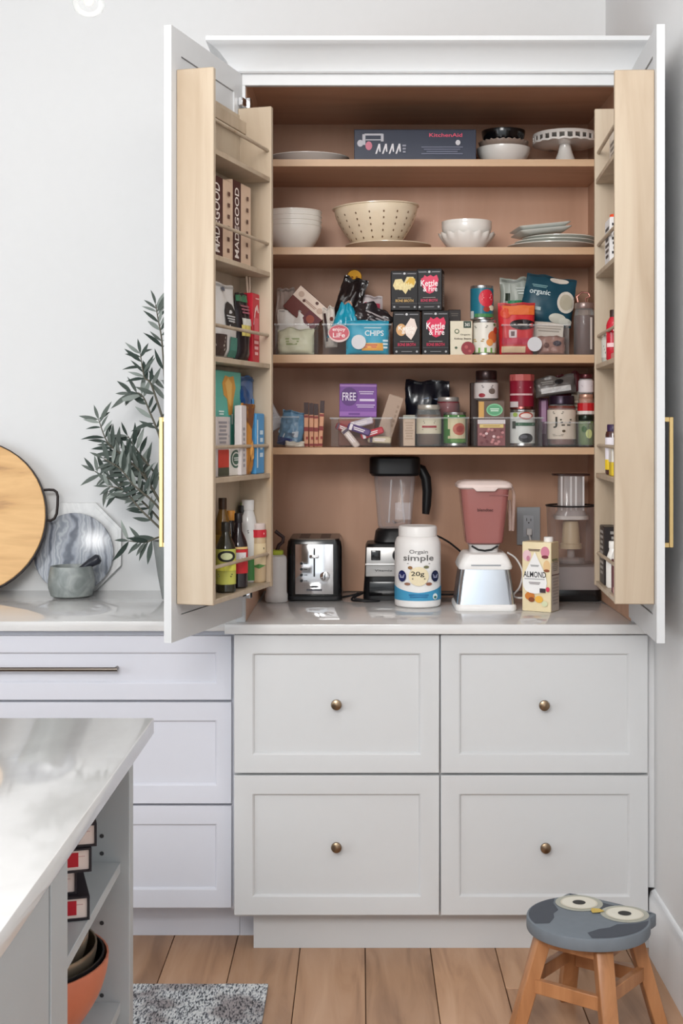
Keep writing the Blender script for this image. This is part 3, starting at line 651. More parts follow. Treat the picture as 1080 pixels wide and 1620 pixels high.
t = thing('almond_milk_carton', 'almond milk carton with white teardrop panel and white cap', 'carton', (X_(855, 4.12), 4.125, Z0), -math.radians(30))
w, d, h = .093, .062, .209
obj('carton_body', MB().box(-w/2, w/2, -d/2, d/2, 0, h), mat((232, 216, 178), .4), t, bevel=.002)
obj('screw_cap', MB().lathe([(.014, h), (.0145, h+.002), (.0145, h+.013), (.012, h+.015), (0, h+.015)], 20, c=(.026, 0)), M_WHITEP, t, smooth=40)
drop = [(0, .5)]+[(.5*math.sin(a*math.pi/14)*1.0 if a > 2 else .5*a/7, 0) for a in range(0)]
dp = [(0, .52), (.12, .36), (.25, .2), (.38, .03), (.47, -.12), (.5, -.24), (.47, -.36), (.38, -.45), (.22, -.5), (0, -.52)]
dp = dp+[(-x, y) for x, y in reversed(dp[1:-1])]
decals(t, f_front(d), w, h, [('disc', (226, 190, 196), -.33, .8, .3, .16), ('disc', (206, 130, 150), .3, .86, .3, .16), ('disc', (120, 50, 60), .3, .79, .24, .05), ('disc', (226, 190, 140), .36, .66, .24, .17), ('disc', (140, 80, 50), .36, .595, .2, .04), ('disc', (196, 130, 150), -.28, .76, .12, .08),
  ('disc', (200, 120, 50), -.22, .22, .34, .12), ('disc', (130, 70, 40), -.16, .17, .22, .07), ('disc', (232, 176, 70), .1, .18, .28, .1), ('disc', (210, 214, 176), .3, .12, .2, .08), ('lines', (90, 64, 60), -.06, .885, .42, .035, 2),
  ('poly', (236, 234, 232), -.04, .56, .84, .58, dp), ('lines', (120, 120, 122), -.04, .66, .3, .03, 2), ('text', (44, 42, 44), -.04, .535, .78, .085, 'ALMOND'), ('lines', (130, 130, 132), -.04, .47, .7, .015, 1), ('lines', (140, 130, 130), -.04, .41, .4, .04, 2),
  ('rect', (60, 44, 50), .24, .31, .2, .06), ('disc', (206, 60, 90), .42, .33, .13, .07)])
decals(t, f_right(w), d, h, [('rect', (206, 192, 160), 0, .86, .9, .26), ('rect', (200, 192, 184), 0, .36, .98, .7), ('lines', (150, 148, 140), 0, .66, .7, .16, 6), ('rect', (110, 130, 90), -.1, .75, .7, .015), ('lines', (168, 160, 156), 0, .3, .8, .4, 9), ('rect', (90, 60, 60), 0, .53, .98, .012)])

t = thing('food_processor', 'food processor with clear bowl and tall feed tube beside the wall outlet', 'food processor', (X_(903, 4.44), 4.445, Z0))
obj('black_plinth', MB().loft([(.166, .21, .02, 0), (.17, .214, .024, .006), (.166, .21, .024, .036)], 5), M_BLACKG, t, smooth=40)
obj('grey_base', MB().loft([(.164, .19, .02, .036), (.162, .186, .02, .108), (.15, .16, .02, .113)], 5), mat((150, 140, 138), .35, .3), t, smooth=40)
bo = obj('work_bowl', MB().lathe([(.070, .114), (.073, .118), (.079, .29), (.081, .3)], 36), clear((190, 172, 168), .12), t, smooth=50)
obj('bowl_rim', MB().tube([(.08*math.cos(a*math.pi/18), .08*math.sin(a*math.pi/18), .3) for a in range(37)], .003, 6), M_BLACK, bo)
obj('drive_hub', MB().lathe([(.045, .114), (.045, .128), (.012, .132), (.012, .2)], 20), clear((220, 214, 212), .3), bo, smooth=40)
obj('nested_cup', MB().lathe([(.036, .16), (.036, .175), (.030, .178), (.026, .245), (.024, .25)], 24), mat((190, 170, 140), .4), bo, smooth=40)
ch = obj('feed_tube', MB().loft([(.098, .09, .03, .262), (.098, .09, .03, .27), (.086, .08, .03, .285), (.082, .076, .028, .40)], 6, (1, 0)), clear((226, 222, 222), .34), t, smooth=40)
for x in (-.036, -.006, .01, .034): obj('tube_rib', MB().box(x-.003, x+.003, -.0435, -.040, .286, .396), clear((245, 243, 243), .65), ch)
obj('tube_rim', MB().loft([(.12, .09, .03, .398), (.12, .09, .03, .403)], 6), mat((60, 40, 36), .3), ch, smooth=40)
obj('tube_foot', MB().loft([(.108, .1, .03, .256), (.108, .1, .03, .268)], 6), mat((206, 200, 196), .3), ch, smooth=40)

ow, oh = .079, .128; ox, oz = X_(835.5, YB), Z_(832, YB)
t = thing('wall_outlet', 'grey double power outlet on the pantry back panel', 'outlet', (ox, YB-.0005, oz))
op = obj('cover_plate', MB().box(-ow/2, ow/2, -.006, 0, -oh/2, oh/2), mat((178, 182, 186), .4), t, bevel=.002)
obj('socket_insert', MB().box(-.018, .018, -.0085, -.006, -.036, .036), mat((196, 200, 206), .35), op, bevel=.001)
for z in (-.019, .019):
    for q in ((-.008, -.006, -.0092, -.0086, z-.002, z+.008), (.006, .008, -.0092, -.0086, z-.002, z+.006), (-.002, .002, -.0092, -.0086, z-.01, z-.006)): obj('socket_slot', MB().box(*q), M_BLACK, op)
t = thing('power_plug', 'pale power plug in the lower outlet socket', 'plug', (ox, YB-.0105, oz))
obj('plug_body', MB().box(-.009, .009, -.018, .0005, -.03, -.008), M_WHITEP, t, bevel=.003)
obj('plug_cord', MB().tube([(0, -.012, -.028), (.006, -.03, -.06), (.004, -.05, -.1), (-.02, -.06, -.13)], .003, 6), M_WHITEP, t, smooth=50)
def cord(par, label, pts, r, m):
    P_ = [Vector((X_(a, Y), Y, max(Z_(b, Y), CT+r+.0005))) for a, b, Y in pts]; fine = []
    for i in range(len(P_)-1):
        p0, p1, p2, p3 = P_[max(0, i-1)], P_[i], P_[i+1], P_[min(len(P_)-1, i+2)]
        for k in range(6):
            s = k/6; fine.append(.5*((2*p1)+(p2-p0)*s+(2*p0-5*p1+4*p2-p3)*s*s+(3*p1-p0-3*p2+p3)*s**3))
    fine.append(P_[-1])
    for q in fine: q.z = max(q.z, CT+r+.0005)
    par = bpy.data.objects[par]; return put('power_cord', MB().tube(fine, r, 8), m, par, smooth=60)
cord('black_blender', 'black cord arching out behind the white tub', [(686, 846, 4.5), (700, 852, 4.5), (718, 864, 4.5), (736, 884, 4.5), (742, 925, 4.52), (720, 945, 4.5), (690, 950, 4.5)], .0032, M_BLACK)
cord('white_blender', 'white cord looping beside the silver blender base', [(802, 874, 4.26), (816, 884, 4.26), (826, 905, 4.25), (822, 928, 4.25), (812, 942, 4.25), (824, 946, 4.22), (838, 940, 4.3)], .003, M_WHITEP)
cord('toaster', 'black cord bundled on the counter between toaster and black blender', [(540, 945, 4.4), (556, 942, 4.42), (574, 938, 4.38), (560, 946, 4.34), (580, 950, 4.34), (600, 953, 4.33), (575, 955, 4.32), (556, 949, 4.34), (566, 938, 4.36)], .0035, M_BLACK)
t = thing('canister', 'white ceramic canister with dark handle beside the toaster', 'canister', (X_(437, 4.33), 4.335, Z0))
obj('canister_body', MB().lathe([(.033, 0), (.036, .004), (.036, .025), (.033, .03), (.033, .135), (.03, .145), (.02, .15), (0, .15)], 28), mat((204, 200, 198), .3), t, smooth=40)
obj('green_band', MB().lathe([(.0205, .15), (.022, .152), (.022, .162), (.015, .165)], 20), mat((168, 180, 60), .4), t, smooth=40)
obj('dark_handle', MB().tube([(0, 0, .16), (.008, 0, .18), (.02, 0, .19), (.022, 0, .205), (.008, 0, .215), (-.004, 0, .225)], .006, 8), mat((50, 32, 32), .4), t, smooth=50)
# ---------------------------------------------------------------- pantry shelves
def pl(px0, px1, py, Y, k):        # centre x, width, height of something whose front is at depth Y on shelf k
    return X_((px0+px1)/2, Y), (px1-px0)/F*Y, Z_(py, Y)-SH[k]-.0005
def bowl(name, label, cat, loc, r, h, m, foot=.5, ruf=0., curve=1.8, t=.004, nr=14, rot=0, group=None, lip=.0):
    o = thing(name, label, cat, loc, rot, group); out = []; n = 9
    for i in range(n+1):
        s = i/n; out.append((r*(foot+(1-foot)*(1-(1-s)**curve)) if i else r*foot, .004+(h-.004)*s))
    inn = [(max(.001, q-t), z if i == len(out)-1 else z+t*.8) for i, (q, z) in enumerate(out)]
    P_ = [(r*foot*.9, 0), (r*foot, .001)]+out
    if lip: P_ += [(r+lip, h+.001), (r+lip, h+.004)]
    P_ += list(reversed(inn))+[(0, .004+t)]
    f = None
    if ruf: f = lambda j, a: ((ruf*max(0, (P_[j][1]/h-.55)/.45)*math.cos(nr*a)), ruf*.8*max(0, (P_[j][1]/h-.7)/.3)*math.cos(nr*a))
    obj('bowl_body', MB().lathe(P_, 72 if ruf else 40, f), m, o, smooth=50); return o
def plate(name, label, loc, r, h, m, rot=0, cat='plate', group=None, sy=1):
    o = thing(name, label, cat, loc, rot, group)
    obj('plate_body', MB().lathe([(r*.55, 0), (r*.58, .002), (r*.66, h*.25), (r*.9, h*.75), (r, h-.002), (r, h), (r*.9, h*.85), (r*.62, h*.4), (0, h*.35)], 48, sy=sy), m, o, smooth=50); return o
# shelf 1
z = SH[1]+.0005
plate('serving_platter', 'wide cream platter on the top shelf beside the dark blue box', (X_(487, 4.43), 4.435, z), .135, .038, M_CERAM, cat='platter', sy=.9)
x, w, h = pl(560, 753, 205, 4.28, 1)
t = box_item('attachment_box', 'long dark slate blue mixer attachment box on the top shelf', 'box', (x, 4.38, z), w, .2, h, (52, 58, 76), front=[
  ('rect', (196, 196, 204), -.34, .84, .15, .06), ('rect', (196, 196, 204), -.42, .68, .025, .34), ('rect', (196, 196, 204), -.27, .74, .022, .24), ('rect', (190, 190, 198), -.34, .67, .13, .035), ('disc', (196, 196, 204), -.45, .56, .05, .22), ('disc', (206, 122, 142), -.38, .48, .055, .28),
  ('text', (232, 92, 120), .25, .82, .27, .12, 'KitchenAid'), ('disc', (214, 214, 220), .35, .58, .04, .17), ('lines', (104, 108, 128), .22, .33, .34, .28, 4)]+
  [('poly', (226, 224, 230), -.305+.055*k, .38, .045, .32, [(-.5, -.5), (.1, .5), (.4, .5), (.5, -.3), (.25, -.3), (.15, .1), (-.2, -.5)]) for k in range(4)]+[('lines', (150, 152, 166), -.09, .38, .03, .3, 3)])
bx_ = X_(796, 4.4)
bowl('serving_bowl', 'glossy white bowl at the bottom of the stack beside the cake stand', 'bowl', (bx_, 4.4, z), .0865, .062, M_CERAM, .62)
bowl('scalloped_bowl', 'taupe scalloped-rim bowl nested in the white bowl on the top shelf', 'bowl', (bx_, 4.4, z+.040), .079, .042, mat((150, 132, 120), .3), .6, .0025, nr=26)
bowl('black_bowl', 'shiny black bowl on top of the scalloped bowl', 'bowl', (bx_, 4.4, z+.058), .0705, .060, M_BLACKG, .72)
cs = thing('cake_stand', 'white pedestal cake stand with ribbon-slotted skirt', 'cake stand', (X_(894, 4.4), 4.405, z))
obj('pedestal', MB().lathe([(.045, 0), (.046, .004), (.036, .02), (.024, .05), (.018, .075), (.024, .084), (.02, .09), (.026, .098)], 32), M_CERAM, cs, smooth=50)
R = .103; sk = MB().lathe([(.026, .098), (R*.9, .100), (R, .104), (R, .109), (R*.9, .108), (0, .106)], 56); obj('cake_plate', sk, M_CERAM, cs, smooth=40)
ring = MB()
for zz in (.080, .101): ring.lathe([(R, zz-.0035), (R+.002, zz-.003), (R+.002, zz+.003), (R, zz+.0035), (R-.002, zz)], 56, lambda j, a: (0, .002*math.cos(18*a) if zz < .09 else 0))
obj('skirt_ring', ring, M_CERAM, cs, smooth=50)
for k in range(26):
    a = 2*math.pi*k/26; ca, sa = math.cos(a), math.sin(a); b = MB()
    b.beam((R*ca, R*sa, .078), (R*ca, R*sa, .101), .003, .009, rot=a); obj('skirt_bar', b, M_CERAM, cs)
# shelf 2
z = SH[2]+.0005; M_OFFW = mat((230, 226, 218), .28, 0, .015, .3)
bx_ = X_(463, 4.4)
g2 = ['deep off-white bowl at the base of the tall stack', 'off-white bowl second from the bottom of the tall stack', 'off-white bowl third from the bottom of the tall stack', 'off-white bowl topping the tall stack on the second shelf']
for k in range(4): bowl('mixing_bowl', g2[k], 'bowl', (bx_, 4.4, z+.0155*k), .092, .082, M_OFFW, .55, lip=.002, group='nested off-white bowls')
plate('dinner_plate', 'cream plate under the dotted mixing bowl', (X_(614, 4.42), 4.42, z), .139, .026, M_CREAM)
o = bowl('dotted_bowl', 'large cream bowl with columns of brown dots', 'bowl', (X_(597, 4.42), 4.42, z+.018), .135, .128, M_CREAM, .5, lip=.006, curve=1.7, rot=(0, -.045, 0))
dm = MB()
for c in range(18):
    a = 2*math.pi*c/18
    for k in range(5):
        s = .18+.15*k; rr = .135*(.5+.5*(1-(1-s)**1.7))+.001; zz = .004+.124*s
        tn = Vector((-math.sin(a), math.cos(a), 0)); nm = Vector((math.cos(a), math.sin(a), -.5)).normalized(); up = nm.cross(tn); ctr = Vector((rr*math.cos(a), rr*math.sin(a), zz))
        dm.add([ctr+nm*.0009+tn*.0026*math.cos(q*1.0472)+up*.0042*math.sin(q*1.0472) for q in range(6)], [tuple(range(6))])
obj('brown_dots', dm, mat((110, 84, 62), .5), o)['kind'] = 'stuff'
bx_ = X_(738, 4.4)
bowl('ruffled_bowl', 'white bowl with ruffled rim beneath two smaller bowls', 'bowl', (bx_, 4.4, z), .088, .060, M_CERAM, .55, .005, nr=16, curve=1.5)
for k in range(2): bowl('cereal_bowl', ['white bowl resting inside the ruffled bowl', 'topmost white bowl above the ruffled bowl'][k], 'bowl', (bx_, 4.4, z+.036+.012*k), .081, .052, M_CERAM, .66, curve=2.6)
bx_ = X_(872, 4.42)
for k in range(3): plate('large_plate', ['pale large plate lowest in the stack at the shelf end', 'pale large plate second in the stack at the shelf end', 'pale large plate third in the stack, under two tilted plates'][k], (bx_+.012*k, 4.42, z+.0125*k), .143-.012*k, .024, mat((222, 224, 216), .25, 0, .015, .4))
for k in range(2):
    t = thing('side_plate', ['lower tilted rectangular white plate atop the plate stack', 'upper tilted rectangular white plate atop the plate stack'][k], 'plate', (X_(856, 4.4)-.004*k, 4.4, z+.058+.0135*k), (0, -.11, .1))
    obj('plate_body', MB().loft([(.13, .13, .02, 0), (.165, .165, .012, .010), (.168, .168, .012, .0125), (.13, .13, .02, .004)], 5), mat((224, 228, 222), .22, 0, .015, .4), t, smooth=40)
# shelf 3
z = SH[3]+.0005
w_, h_ = (503-436)/F*4.3, .100
bin_item('clear_bin', 'clear plastic bin holding a brown carton and pale bag, nearest the tall rack', (X_(469, 4.3), 4.395, z), w_, .19, h_)
pouch_item('flour_pouch', 'crumpled pale green-white pouch inside the leftmost bin', 'pouch', (X_(468, 4.34), 4.345, z+.003), .115, .05, .085, (206, 204, 176), seed=3, crumple=.006, front=[('lines', (150, 160, 110), -.1, .5, .4, .3, 3)])
pouch_item('paper_pouch', 'white paper pouch behind the tilted brown carton', 'pouch', (X_(466, 4.4), 4.405, z+.003), .11, .04, .15, (214, 208, 202), seed=5, crumple=.006)
pouch_item('sugar_bag', 'tall translucent bag standing at the back of the leftmost bin', 'pouch', (X_(452, 4.45), 4.452, z+.003), .075, .04, .225, (176, 158, 148), seed=9, crumple=.006, flare=-.5)
t = box_item('cookie_carton', 'dark brown carton with cream lid tilted across the leftmost bin', 'carton', (X_(470, 4.36), 4.42, z+.125), .125, .05, .088, (104, 48, 40), rot=(.12, .72, .05), front=[('rect', (226, 206, 190), 0, .78, 1, .44), ('disc', (196, 168, 150), -.34, .78, .16, .22), ('disc', (196, 168, 150), .3, .74, .16, .22), ('lines', (170, 136, 118), 0, .7, .4, .1, 2), ('disc', (90, 50, 40), .12, .9, .09, .12), ('disc', (90, 50, 40), -.18, .66, .08, .11), ('rect', (96, 36, 44), .28, .3, .4, .5), ('disc', (150, 70, 50), .25, .3, .22, .3)])
bw = (617-511)/F*4.3
bin_item('clear_bin', 'clear bin with white tag holding the teal snack packets', (X_(564, 4.3), 4.40, z), bw, .2, .1, (.03, .42, .046))
t = pouch_item('snack_pouch', 'teal snack pouch lettered in white, inside the tagged bin', 'pouch', (X_(581, 4.325), 4.33, z+.004), .135, .035, .108, (26, 152, 182), seed=2, crumple=.002, front=[('text', (232, 236, 236), .16, .62, .44, .16, 'CHIPS'), ('lines', (200, 220, 224), .12, .78, .4, .05, 1), ('rect', (222, 160, 60), .12, .22, .5, .22), ('lines', (190, 60, 40), .06, .24, .34, .12, 2), ('lines', (220, 236, 240), .42, .3, .12, .3, 3)])
t = thing('logo_card', 'red oval logo card in white script inside the tagged bin', 'card', (X_(536, 4.312), 4.3115, z+.042))
obj('card_face', MB().prism([(.034*math.cos(a*.2618), .028+.028*math.sin(a*.2618)) for a in range(24)], -.001, .001), mat((226, 196, 190), .4), t)
decals(t, lambda x, z_, o: (x, -.001-o, z_), .066, .056, [('disc', (196, 66, 82), 0, .54, .96, .84), ('text', (244, 232, 230), 0, .7, .62, .26, 'enjoy'), ('text', (244, 232, 230), 0, .40, .58, .26, 'LiFe')])
pouch_item('foil_pouch', 'bright turquoise pointed foil pouch standing in the tagged bin', 'pouch', (X_(547, 4.37), 4.374, z+.06), .078, .04, .11, (28, 150, 178), rot=(0, .02, 0), seed=4, crumple=.006, rough=.22, flare=-1.1, seal=False)
pouch_item('coffee_pouch', 'black foil pouch leaning up at the back of the tagged bin', 'pouch', (X_(536, 4.42), 4.428, z+.072), .08, .03, .195, (38, 30, 30), rot=(0, .3, 0), seed=6, crumple=.008, rough=.2, front=[('disc', (190, 150, 130), 0, .5, .3, .2), ('disc', (160, 60, 50), .05, .48, .16, .1)])
pouch_item('coffee_pouch', 'wrinkled black and silver pouch sagging over the bin edge beside the broth cartons', 'pouch', (X_(583, 4.36), 4.375, z+.094), .125, .03, .07, (46, 40, 42), rot=(0, .42, 0), seed=8, crumple=.009, rough=.2, front=[('lines', (150, 140, 140), .1, .5, .6, .4, 3)])
pouch_item('candy_pouch', 'pink and white pouch poking up behind the black foil bags', 'pouch', (X_(577, 4.45), 4.452, z+.03), .1, .03, .175, (190, 176, 176), rot=(0, .1, 0), seed=11, crumple=.005, flare=-.4, front=[('rect', (176, 52, 78), .1, .72, .6, .28), ('rect', (226, 222, 224), -.3, .8, .3, .14)])
pouch_item('white_pouch', 'white inner pouch crumpled above the teal snack pouch', 'pouch', (X_(592, 4.40), 4.405, z+.05), .09, .04, .075, (214, 208, 206), seed=13, crumple=.008, seal=False)
pouch_item('striped_pouch', 'small white pouch with dark edge at the tagged bin corner', 'pouch', (X_(524, 4.385), 4.388, z+.03), .04, .02, .13, (206, 196, 186), rot=(0, -.08, 0), seed=15, crumple=.005, front=[('rect', (60, 40, 40), -.3, .5, .2, .7), ('disc', (110, 60, 50), .2, .7, .3, .1)])
t = thing('round_tin', 'round amber lid peeking above the black foil pouch', 'tin', (X_(560, 4.46), 4.462, z+.262), (math.pi/2-.2, 0, .1))
obj('tin_lid', MB().lathe([(.0235, 0), (.0245, .003), (.0245, .013), (.022, .016), (.018, .0155), (0, .0155)], 32), mat((218, 160, 42), .35, .3), t, smooth=40)
for a in (-.008, .007): obj('lid_dimple', MB().lathe([(.004, .0158), (.003, .0165), (0, .0166)], 12, c=(a, -.003)), mat((150, 92, 30), .4), t)
KA, KB = (216, 176, 104), (210, 44, 84)
def broth(label, px0, px1, py0, py1, Y, base, kind):
    x = X_((px0+px1)/2, Y); w = (px1-px0)/F*Y-.001; h = (py1-py0)/F*Y
    acc = KB if kind else KA
    fr = [('rect', (92, 92, 96), 0, .925, .86, .012), ('disc', (206, 206, 208), 0, .935, .09, .055), ('lines', (140, 140, 144), -.27, .935, .32, .03, 1), ('lines', (140, 140, 144), .27, .935, .32, .03, 1)]
    if kind == 0: fr += [('poly', (224, 206, 150), 0, .63, .86, .44, [(-.5, 0), (-.4, .35), (-.12, .38), (-.02, .15), (.1, .5), (.38, .5), (.5, .2), (.4, -.1), (.18, -.2), (.05, -.5), (-.12, -.22), (-.4, -.25)]), ('poly', (214, 172, 60), .2, .74, .4, .2, [(-.5, -.4), (0, .5), (.5, .3), (.4, -.5)]), ('text', (240, 226, 170), -.0, .66, .6, .11, 'Kettle'), ('text', (240, 226, 170), .02, .56, .44, .1, '& Fire')]
    elif kind == 2: fr += [('disc', (212, 164, 108), -.2, .58, .38, .28), ('poly', (232, 216, 206), .14, .6, .5, .5, [(-.5, 0), (-.2, .3), (0, .5), (.3, .45), (.5, .05), (.3, -.25), (.05, -.5), (-.3, -.3)]), ('text', (250, 244, 236), 0, .62, .62, .1, 'Kettle'), ('text', (250, 244, 236), .04, .53, .44, .09, '& Fire')]
    else: fr += [('poly', (216, 40, 84), .02, .63, .7, .46, [(-.5, .3), (-.35, .38), (-.3, .5), (-.15, .4), (.05, .5), (.2, .4), (.4, .5), (.5, .25), (.42, -.1), (.2, -.42), (0, -.5), (-.2, -.42), (-.4, -.15)]), ('text', (248, 236, 238), .0, .66, .68, .15, 'Kettle'), ('text', (248, 236, 238), .04, .52, .56, .13, '& Fire')]
    fr += [('lines', (160, 156, 150), 0, .31, .5, .02, 1), ('text', acc, 0, .24, .66, .07, 'BONE BROTH'), ('rect', (86, 86, 90), 0, .17, .94, .01), ('disc', (170, 170, 172), -.38, .08, .08, .05), ('disc', (170, 170, 172), .38, .08, .08, .05), ('lines', (130, 130, 132), 0, .08, .4, .03, 1)]
    return box_item('broth_carton', label, 'carton', (x, Y+.032, base), w, .064, h, (28, 26, 28), front=fr, right=[('rect', (166, 160, 156), .0, .5, .7, .8), ('lines', (110, 104, 104), 0, .5, .5, .7, 12)], group='black broth cartons', rough=.5)
zb = z
broth('black broth carton with orange shapes, bottom row beside the tagged bin', 621.5, 664.5, 492, 561, 4.29, zb, 2)
broth('black broth carton with pink kettle print, bottom row beside the kidney bean carton', 667, 710.5, 491, 561, 4.29, zb, 1)
ztop = zb+(561-491)/F*4.29+.0022
broth('black broth carton with yellow shapes, upper row', 618, 661, 428, 490, 4.292, ztop, 0)
broth('black broth carton with pink kettle print and pale side, upper row', 661.5, 702, 425, 490, 4.292, ztop, 1).rotation_euler = (0, 0, -.18)
x, w, h = pl(711, 727, 490, 4.42, 3); box_item('dark_carton', 'small dark carton hidden behind the kidney bean carton', 'carton', (x, 4.45, z), .04, .05, h, (44, 32, 30), front=[('lines', (90, 80, 70), 0, .9, .6, .08, 2)])
x, w, h = pl(712, 747, 508, 4.29, 3)
box_item('bean_carton', 'cream kidney bean carton next to the broth cartons', 'carton', (x, 4.322, z), w, .06, h, (222, 214, 192), front=[('rect', (46, 66, 52), .27, .9, .34, .2), ('text', (226, 226, 216), .27, .9, .22, .1, '365'), ('disc', (84, 100, 70), -.2, .7, .22, .14), ('disc', (222, 214, 192), -.2, .7, .14, .09), ('text', (90, 86, 70), .18, .6, .44, .055, 'Organic'), ('text', (70, 58, 46), .06, .48, .76, .065, 'Kidney Beans'), ('disc', (142, 44, 54), .3, .2, .62, .4), ('disc', (176, 84, 84), .22, .24, .16, .1), ('disc', (176, 84, 84), .38, .12, .14, .08), ('disc', (60, 84, 60), -.24, .22, .12, .07)])
r = 18.7/F*4.33
can_item('soup_can', 'white can with tomatoes and green base stripe at the shelf centre', 'can', (X_(766, 4.33), 4.33, z), r, .1125, (228, 224, 214), [('rect', (120, 164, 84), 0, .14, 1.6, .14), ('lines', (226, 230, 214), 0, .14, .7, .05, 1), ('disc', (206, 104, 60), .36, .52, .5, .34), ('disc', (226, 150, 84), .18, .36, .3, .2), ('disc', (182, 60, 44), .5, .7, .3, .2), ('lines', (120, 120, 110), -.2, .8, .6, .08, 2), ('lines', (180, 150, 90), -.3, .42, .5, .1, 2), ('disc', (90, 110, 70), .4, .86, .14, .08)])
can_item('soup_can', 'teal can with red tomato disc stacked on the white can', 'can', (X_(762, 4.33), 4.33, z+.113), r*.985, .108, (34, 108, 128), [('disc', (206, 50, 66), .18, .62, .72, .52), ('lines', (240, 180, 180), .18, .66, .44, .2, 4), ('disc', (226, 220, 196), .42, .34, .34, .16), ('disc', (160, 60, 50), .16, .3, .3, .16), ('rect', (200, 204, 200), -.5, .14, .2, .22), ('rect', (70, 130, 80), .1, .12, .9, .1)])
bx0 = (900-795)/F*4.3
bin_item('clear_bin', 'clear bin with white tag holding the red and teal bags', (X_(847.5, 4.3), 4.4, z), bx0, .2, .098, (-.02, .36, .046))
pouch_item('red_pouch', 'red and orange pouch with dark oval emblem in the tagged bin', 'pouch', (X_(817, 4.325), 4.335, z+.003), .112, .04, .165, (196, 40, 46), seed=17, crumple=.003, flare=.12, front=[('rect', (216, 108, 50), .05, .86, .86, .18), ('disc', (206, 70, 40), -.3, .8, .3, .2), ('disc', (34, 24, 26), .16, .58, .72, .2), ('lines', (200, 190, 180), .16, .58, .5, .04, 1), ('rect', (206, 190, 190), -.12, .4, .22, .15), ('rect', (90, 60, 60), -.12, .4, .1, .09), ('rect', (180, 28, 60), 0, .26, .9, .12), ('rect', (212, 184, 150), -.1, .1, .7, .12)])
pouch_item('clear_pouch', 'crinkled clear grey pouch with green zip at the back of the tagged bin', 'pouch', (X_(820, 4.44), 4.445, z+.003), .12, .04, .255, (158, 164, 154), seed=19, crumple=.008, rough=.18, front=[('rect', (30, 130, 84), -.05, .68, .5, .07), ('rect', (50, 60, 50), -.3, .76, .12, .1), ('lines', (200, 206, 200), .16, .84, .5, .1, 3)])
pouch_item('coconut_pouch', 'dark teal coconut pouch leaning high over the tagged bin', 'pouch', (X_(862, 4.38), 4.39, z+.105), .165, .045, .155, (30, 70, 86), rot=(-.04, .16, 0), seed=23, crumple=.003, flare=-.05, front=[('disc', (214, 208, 196), .33, .5, .36, .46), ('disc', (186, 180, 160), .33, .5, .26, .34), ('disc', (214, 206, 194), .15, .93, .38, .12), ('text', (206, 220, 222), -.2, .62, .4, .14, 'organic'), ('lines', (120, 160, 164), -.22, .76, .3, .07, 2), ('rect', (170, 190, 192), -.26, .28, .24, .07), ('disc', (196, 196, 184), .2, .14, .34, .2), ('disc', (206, 206, 196), .36, .1, .26, .14)])
box_item('folded_paper_bag', 'folded cream paper packet under the coconut pouch', 'packet', (X_(868, 4.36), 4.40, z+.06), .095, .05, .05, (206, 196, 184), rot=(0, .06, 0), front=[('lines', (160, 150, 138), 0, .6, .94, .5, 3)])
pouch_item('nut_pouch', 'brown mixed nut pouch low in the tagged bin beside the tag', 'pouch', (X_(872, 4.33), 4.336, z+.003), .085, .03, .06, (150, 112, 100), seed=29, crumple=.006, front=[('disc', (100, 66, 60), -.2, .5, .2, .3), ('disc', (60, 50, 60), .2, .6, .3, .3), ('disc', (176, 140, 130), .05, .3, .2, .2)])
x, w, h = pl(907, 937, 462, 4.33, 3)
jar_item('glass_jar', 'tall clip glass jar of dark contents at the shelf end by the spice rack', 'jar', (X_(924, 4.36), 4.36, z), .034, .17, (86, 52, 46), (150, 130, 124), lidh=.1, front=[('rect', (214, 206, 200), .25, .42, .12, .6)], fill=.85)
t = thing('jar_clip', 'copper wire clip sticking up above the tall glass jar', 'clip', (X_(924, 4.36), 4.36, z+.171))
obj('wire', MB().tube([(-.02, 0, .0022), (-.024, 0, .02), (-.008, 0, .034), (.012, 0, .032), (.018, 0, .02), (.004, 0, .014), (.006, 0, .0022)], .003, 6), mat((150, 100, 90), .3, .8), t, smooth=50)
# shelf 4
z = SH[4]+.0005
bin_item('clear_bin', 'clear bin with a crinkled blue bag, lowest shelf by the tall rack', (X_(449, 4.31), 4.4, z), .088, .18, .098)
pouch_item('blue_pouch', 'crinkled light blue bag with white barcode patch', 'pouch', (X_(457, 4.335), 4.34, z+.003), .078, .045, .112, (98, 136, 164), rot=(0, .18, 0), seed=31, crumple=.009, rough=.25, front=[('poly', (196, 204, 212), -.02, .32, .62, .28, [(-.5, -.5), (.5, -.1), (.5, .5), (-.4, .1)]), ('lines', (80, 90, 110), .0, .32, .3, .12, 4), ('rect', (70, 82, 130), -.2, .12, .6, .2)])
t = box_item('white_carton', 'white carton slanting out of the bin with the blue bag', 'carton', (X_(439, 4.42), 4.43, z+.058), .05, .06, .1, (206, 204, 206), rot=(0, -.5, 0), front=[('lines', (180, 180, 184), 0, .5, .7, .3, 3)])
pouch_item('torn_wrapper', 'torn cream wrapper lying before the striped bars', 'wrapper', (X_(466, 4.29), 4.292, z), .06, .025, .018, (206, 200, 186), seed=33, crumple=.005, seal=False)
